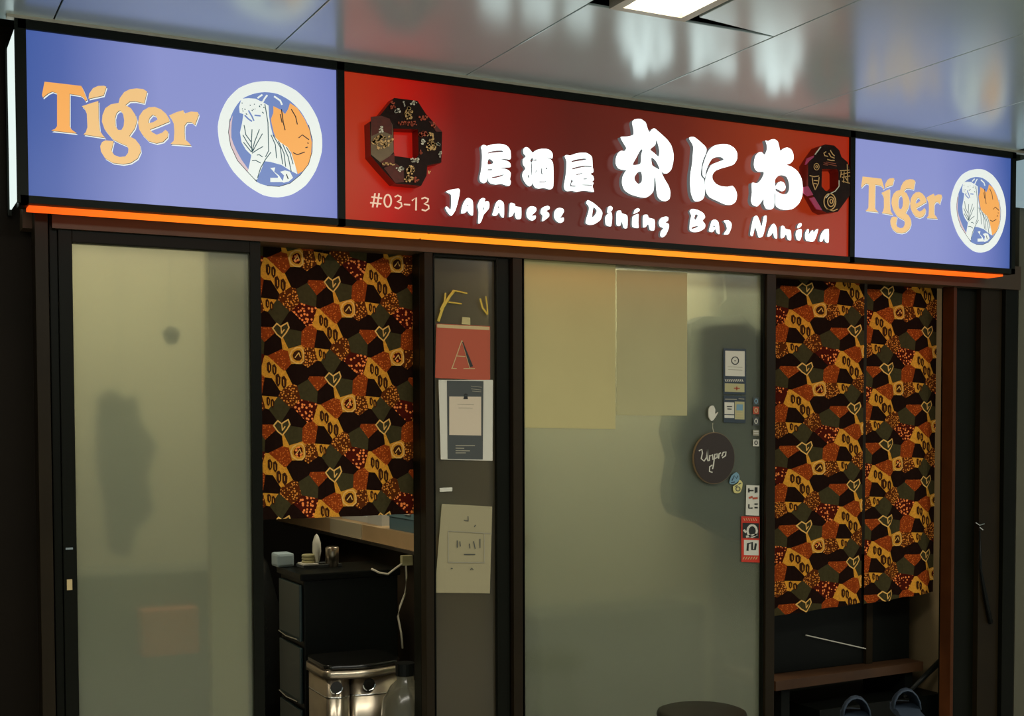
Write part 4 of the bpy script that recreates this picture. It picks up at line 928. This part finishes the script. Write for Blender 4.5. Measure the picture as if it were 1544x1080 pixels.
# ================================================================== STOOL
ps = at(1058, 1056, z=.46); sx_l, sx_r = at(990, 1071, z=.46), at(1126, 1071, z=.46)
sr = (sx_r-sx_l).length/2; sc_ = (sx_l+sx_r)/2
t = thing('round_stool', (sc_.x, sc_.y, 0), 'dark round stool in front of the frosted door', 'stool')
bm = bmesh.new(); lathe(bm, [(sr-.02, 0), (sr-.004, .006), (sr, .018), (sr-.004, .03), (sr-.02, .036), (0, .038)], sc_.x, sc_.y, .425, 40); obj('seat', bm, pbr('stool_seat', (.018, .016, .009), .5, spec=.25), t, True)
for k_ in range(4):
    a = math.pi/4+k_*math.pi/2; bm = bmesh.new(); tube(bm, [(sc_.x+.10*math.cos(a), sc_.y+.10*math.sin(a), .43), (sc_.x+.15*math.cos(a), sc_.y+.15*math.sin(a), 0)], .012, 10); obj('leg', bm, m_blackpl, t)

# ================================================================== BEHIND THE FROSTED GLASS
def blob(name, uc, vc, ru, rv, y, m, lab, cat, dep=.12):
    c = at(uc, vc, y=y); rx = (AX(uc+ru, vc, y)-AX(uc-ru, vc, y))/2; rz = (AZ(uc, vc-rv, y)-AZ(uc, vc+rv, y))/2
    bm = bmesh.new(); bmesh.ops.create_uvsphere(bm, u_segments=20, v_segments=12, radius=1)
    for v in bm.verts:
        v.co = Vector((c.x+v.co.x*rx*(1+.12*math.sin(5*v.co.z)), c.y+v.co.y*dep, c.z+v.co.z*rz))
    o = obj(name, bm, m, None, True); tag(o, lab, cat); return o
m_dk = pbr('dark_cloth', (.03, .03, .024), .8)
# hung jacket (right door)
jk = thing('hanging_coat', at(1075, 480, y=.29), 'dark bulky coat hanging behind the frosted door, seen blurred', 'coat')
bm = bmesh.new(); jf = crop(0, 0, 1, .26)
plate(bm, [[(1040,488),(1085,478),(1140,500),(1146,800),(1100,812),(1060,790),(1018,775),(1008,740),(1016,690),(1006,650),(1020,600),(1040,590)]], jf, .25, .33, 0, 2); obj('coat_body', bm, m_dk, jk)
bm = bmesh.new(); q = at(1085, 482, y=.29); tube(bm, [q, q+Vector((0, 0, .06)), q+Vector((.03, 0, .09)), (q.x+.03, .34, 2.62)], .006, 8); obj('hanger_hook', bm, m_chrome, jk)
# cupboard low behind the right door
o = bx('low_cupboard', 2.80, 3.75, .95, 1.28, .012, .62, pbr('cupboard_olive', (.05, .055, .035), .6)); tag(o, 'dark low cupboard blurred behind the wide frosted door', 'cupboard')
# left door: tall dark figure-like clutter, counter edge, red box, round hanging lamp
rl = blob('round_ornament', 258, 506, 12, 14, .55, pbr('lantern_brown', (.04, .028, .016), .7), 'small round dark ornament hanging behind the left frosted door', 'ornament', .05)
bm = bmesh.new(); q = at(258, 494, y=.55); tube(bm, [q, (q.x, .55, 2.62)], .001, 6); oc = obj('cord', bm, m_blackpl); oc.parent = rl
hc = thing('hanging_apron', at(195, 600, y=1.03), 'grey garment hanging blurred behind the left frosted door', 'garment')
bm = bmesh.new(); plate(bm, [[(150,600),(172,588),(188,602),(205,596),(214,640),(236,672),(222,720),(232,770),(205,800),(196,838),(168,832),(160,760),(148,700)]], crop(0, 0, 1, 1.0), 1.0, 1.06, 0, 2); obj('cloth_body', bm, pbr('grey_cloth', (.16, .16, .12), .8), hc)
bm = bmesh.new(); q = at(180, 592, y=1.03); tube(bm, [q, (q.x, 1.03, 2.62)], .0015, 6); obj('hook', bm, m_chrome, hc)
o = bx('side_table', .30, 1.25, .62, .94, .012, AZ(250, 862, .62), pbr('table_grey', (.12, .12, .09), .6), None, .01); tag(o, 'grey low table blurred behind the left frosted door', 'table')
o = px('red_box', 215, 920, 300, 988, .50, .60, pbr('red_carton', (.50, .14, .06), .6)); tag(o, 'reddish carton blurred low behind the left frosted door', 'box')
o.location.z = 0
o = px('beige_column', 318, 380, 372, 1200, .42, .48, pbr('column_beige', (.36, .30, .18), .7)); tag(o, 'beige upright board behind the right part of the left frosted door', 'board')
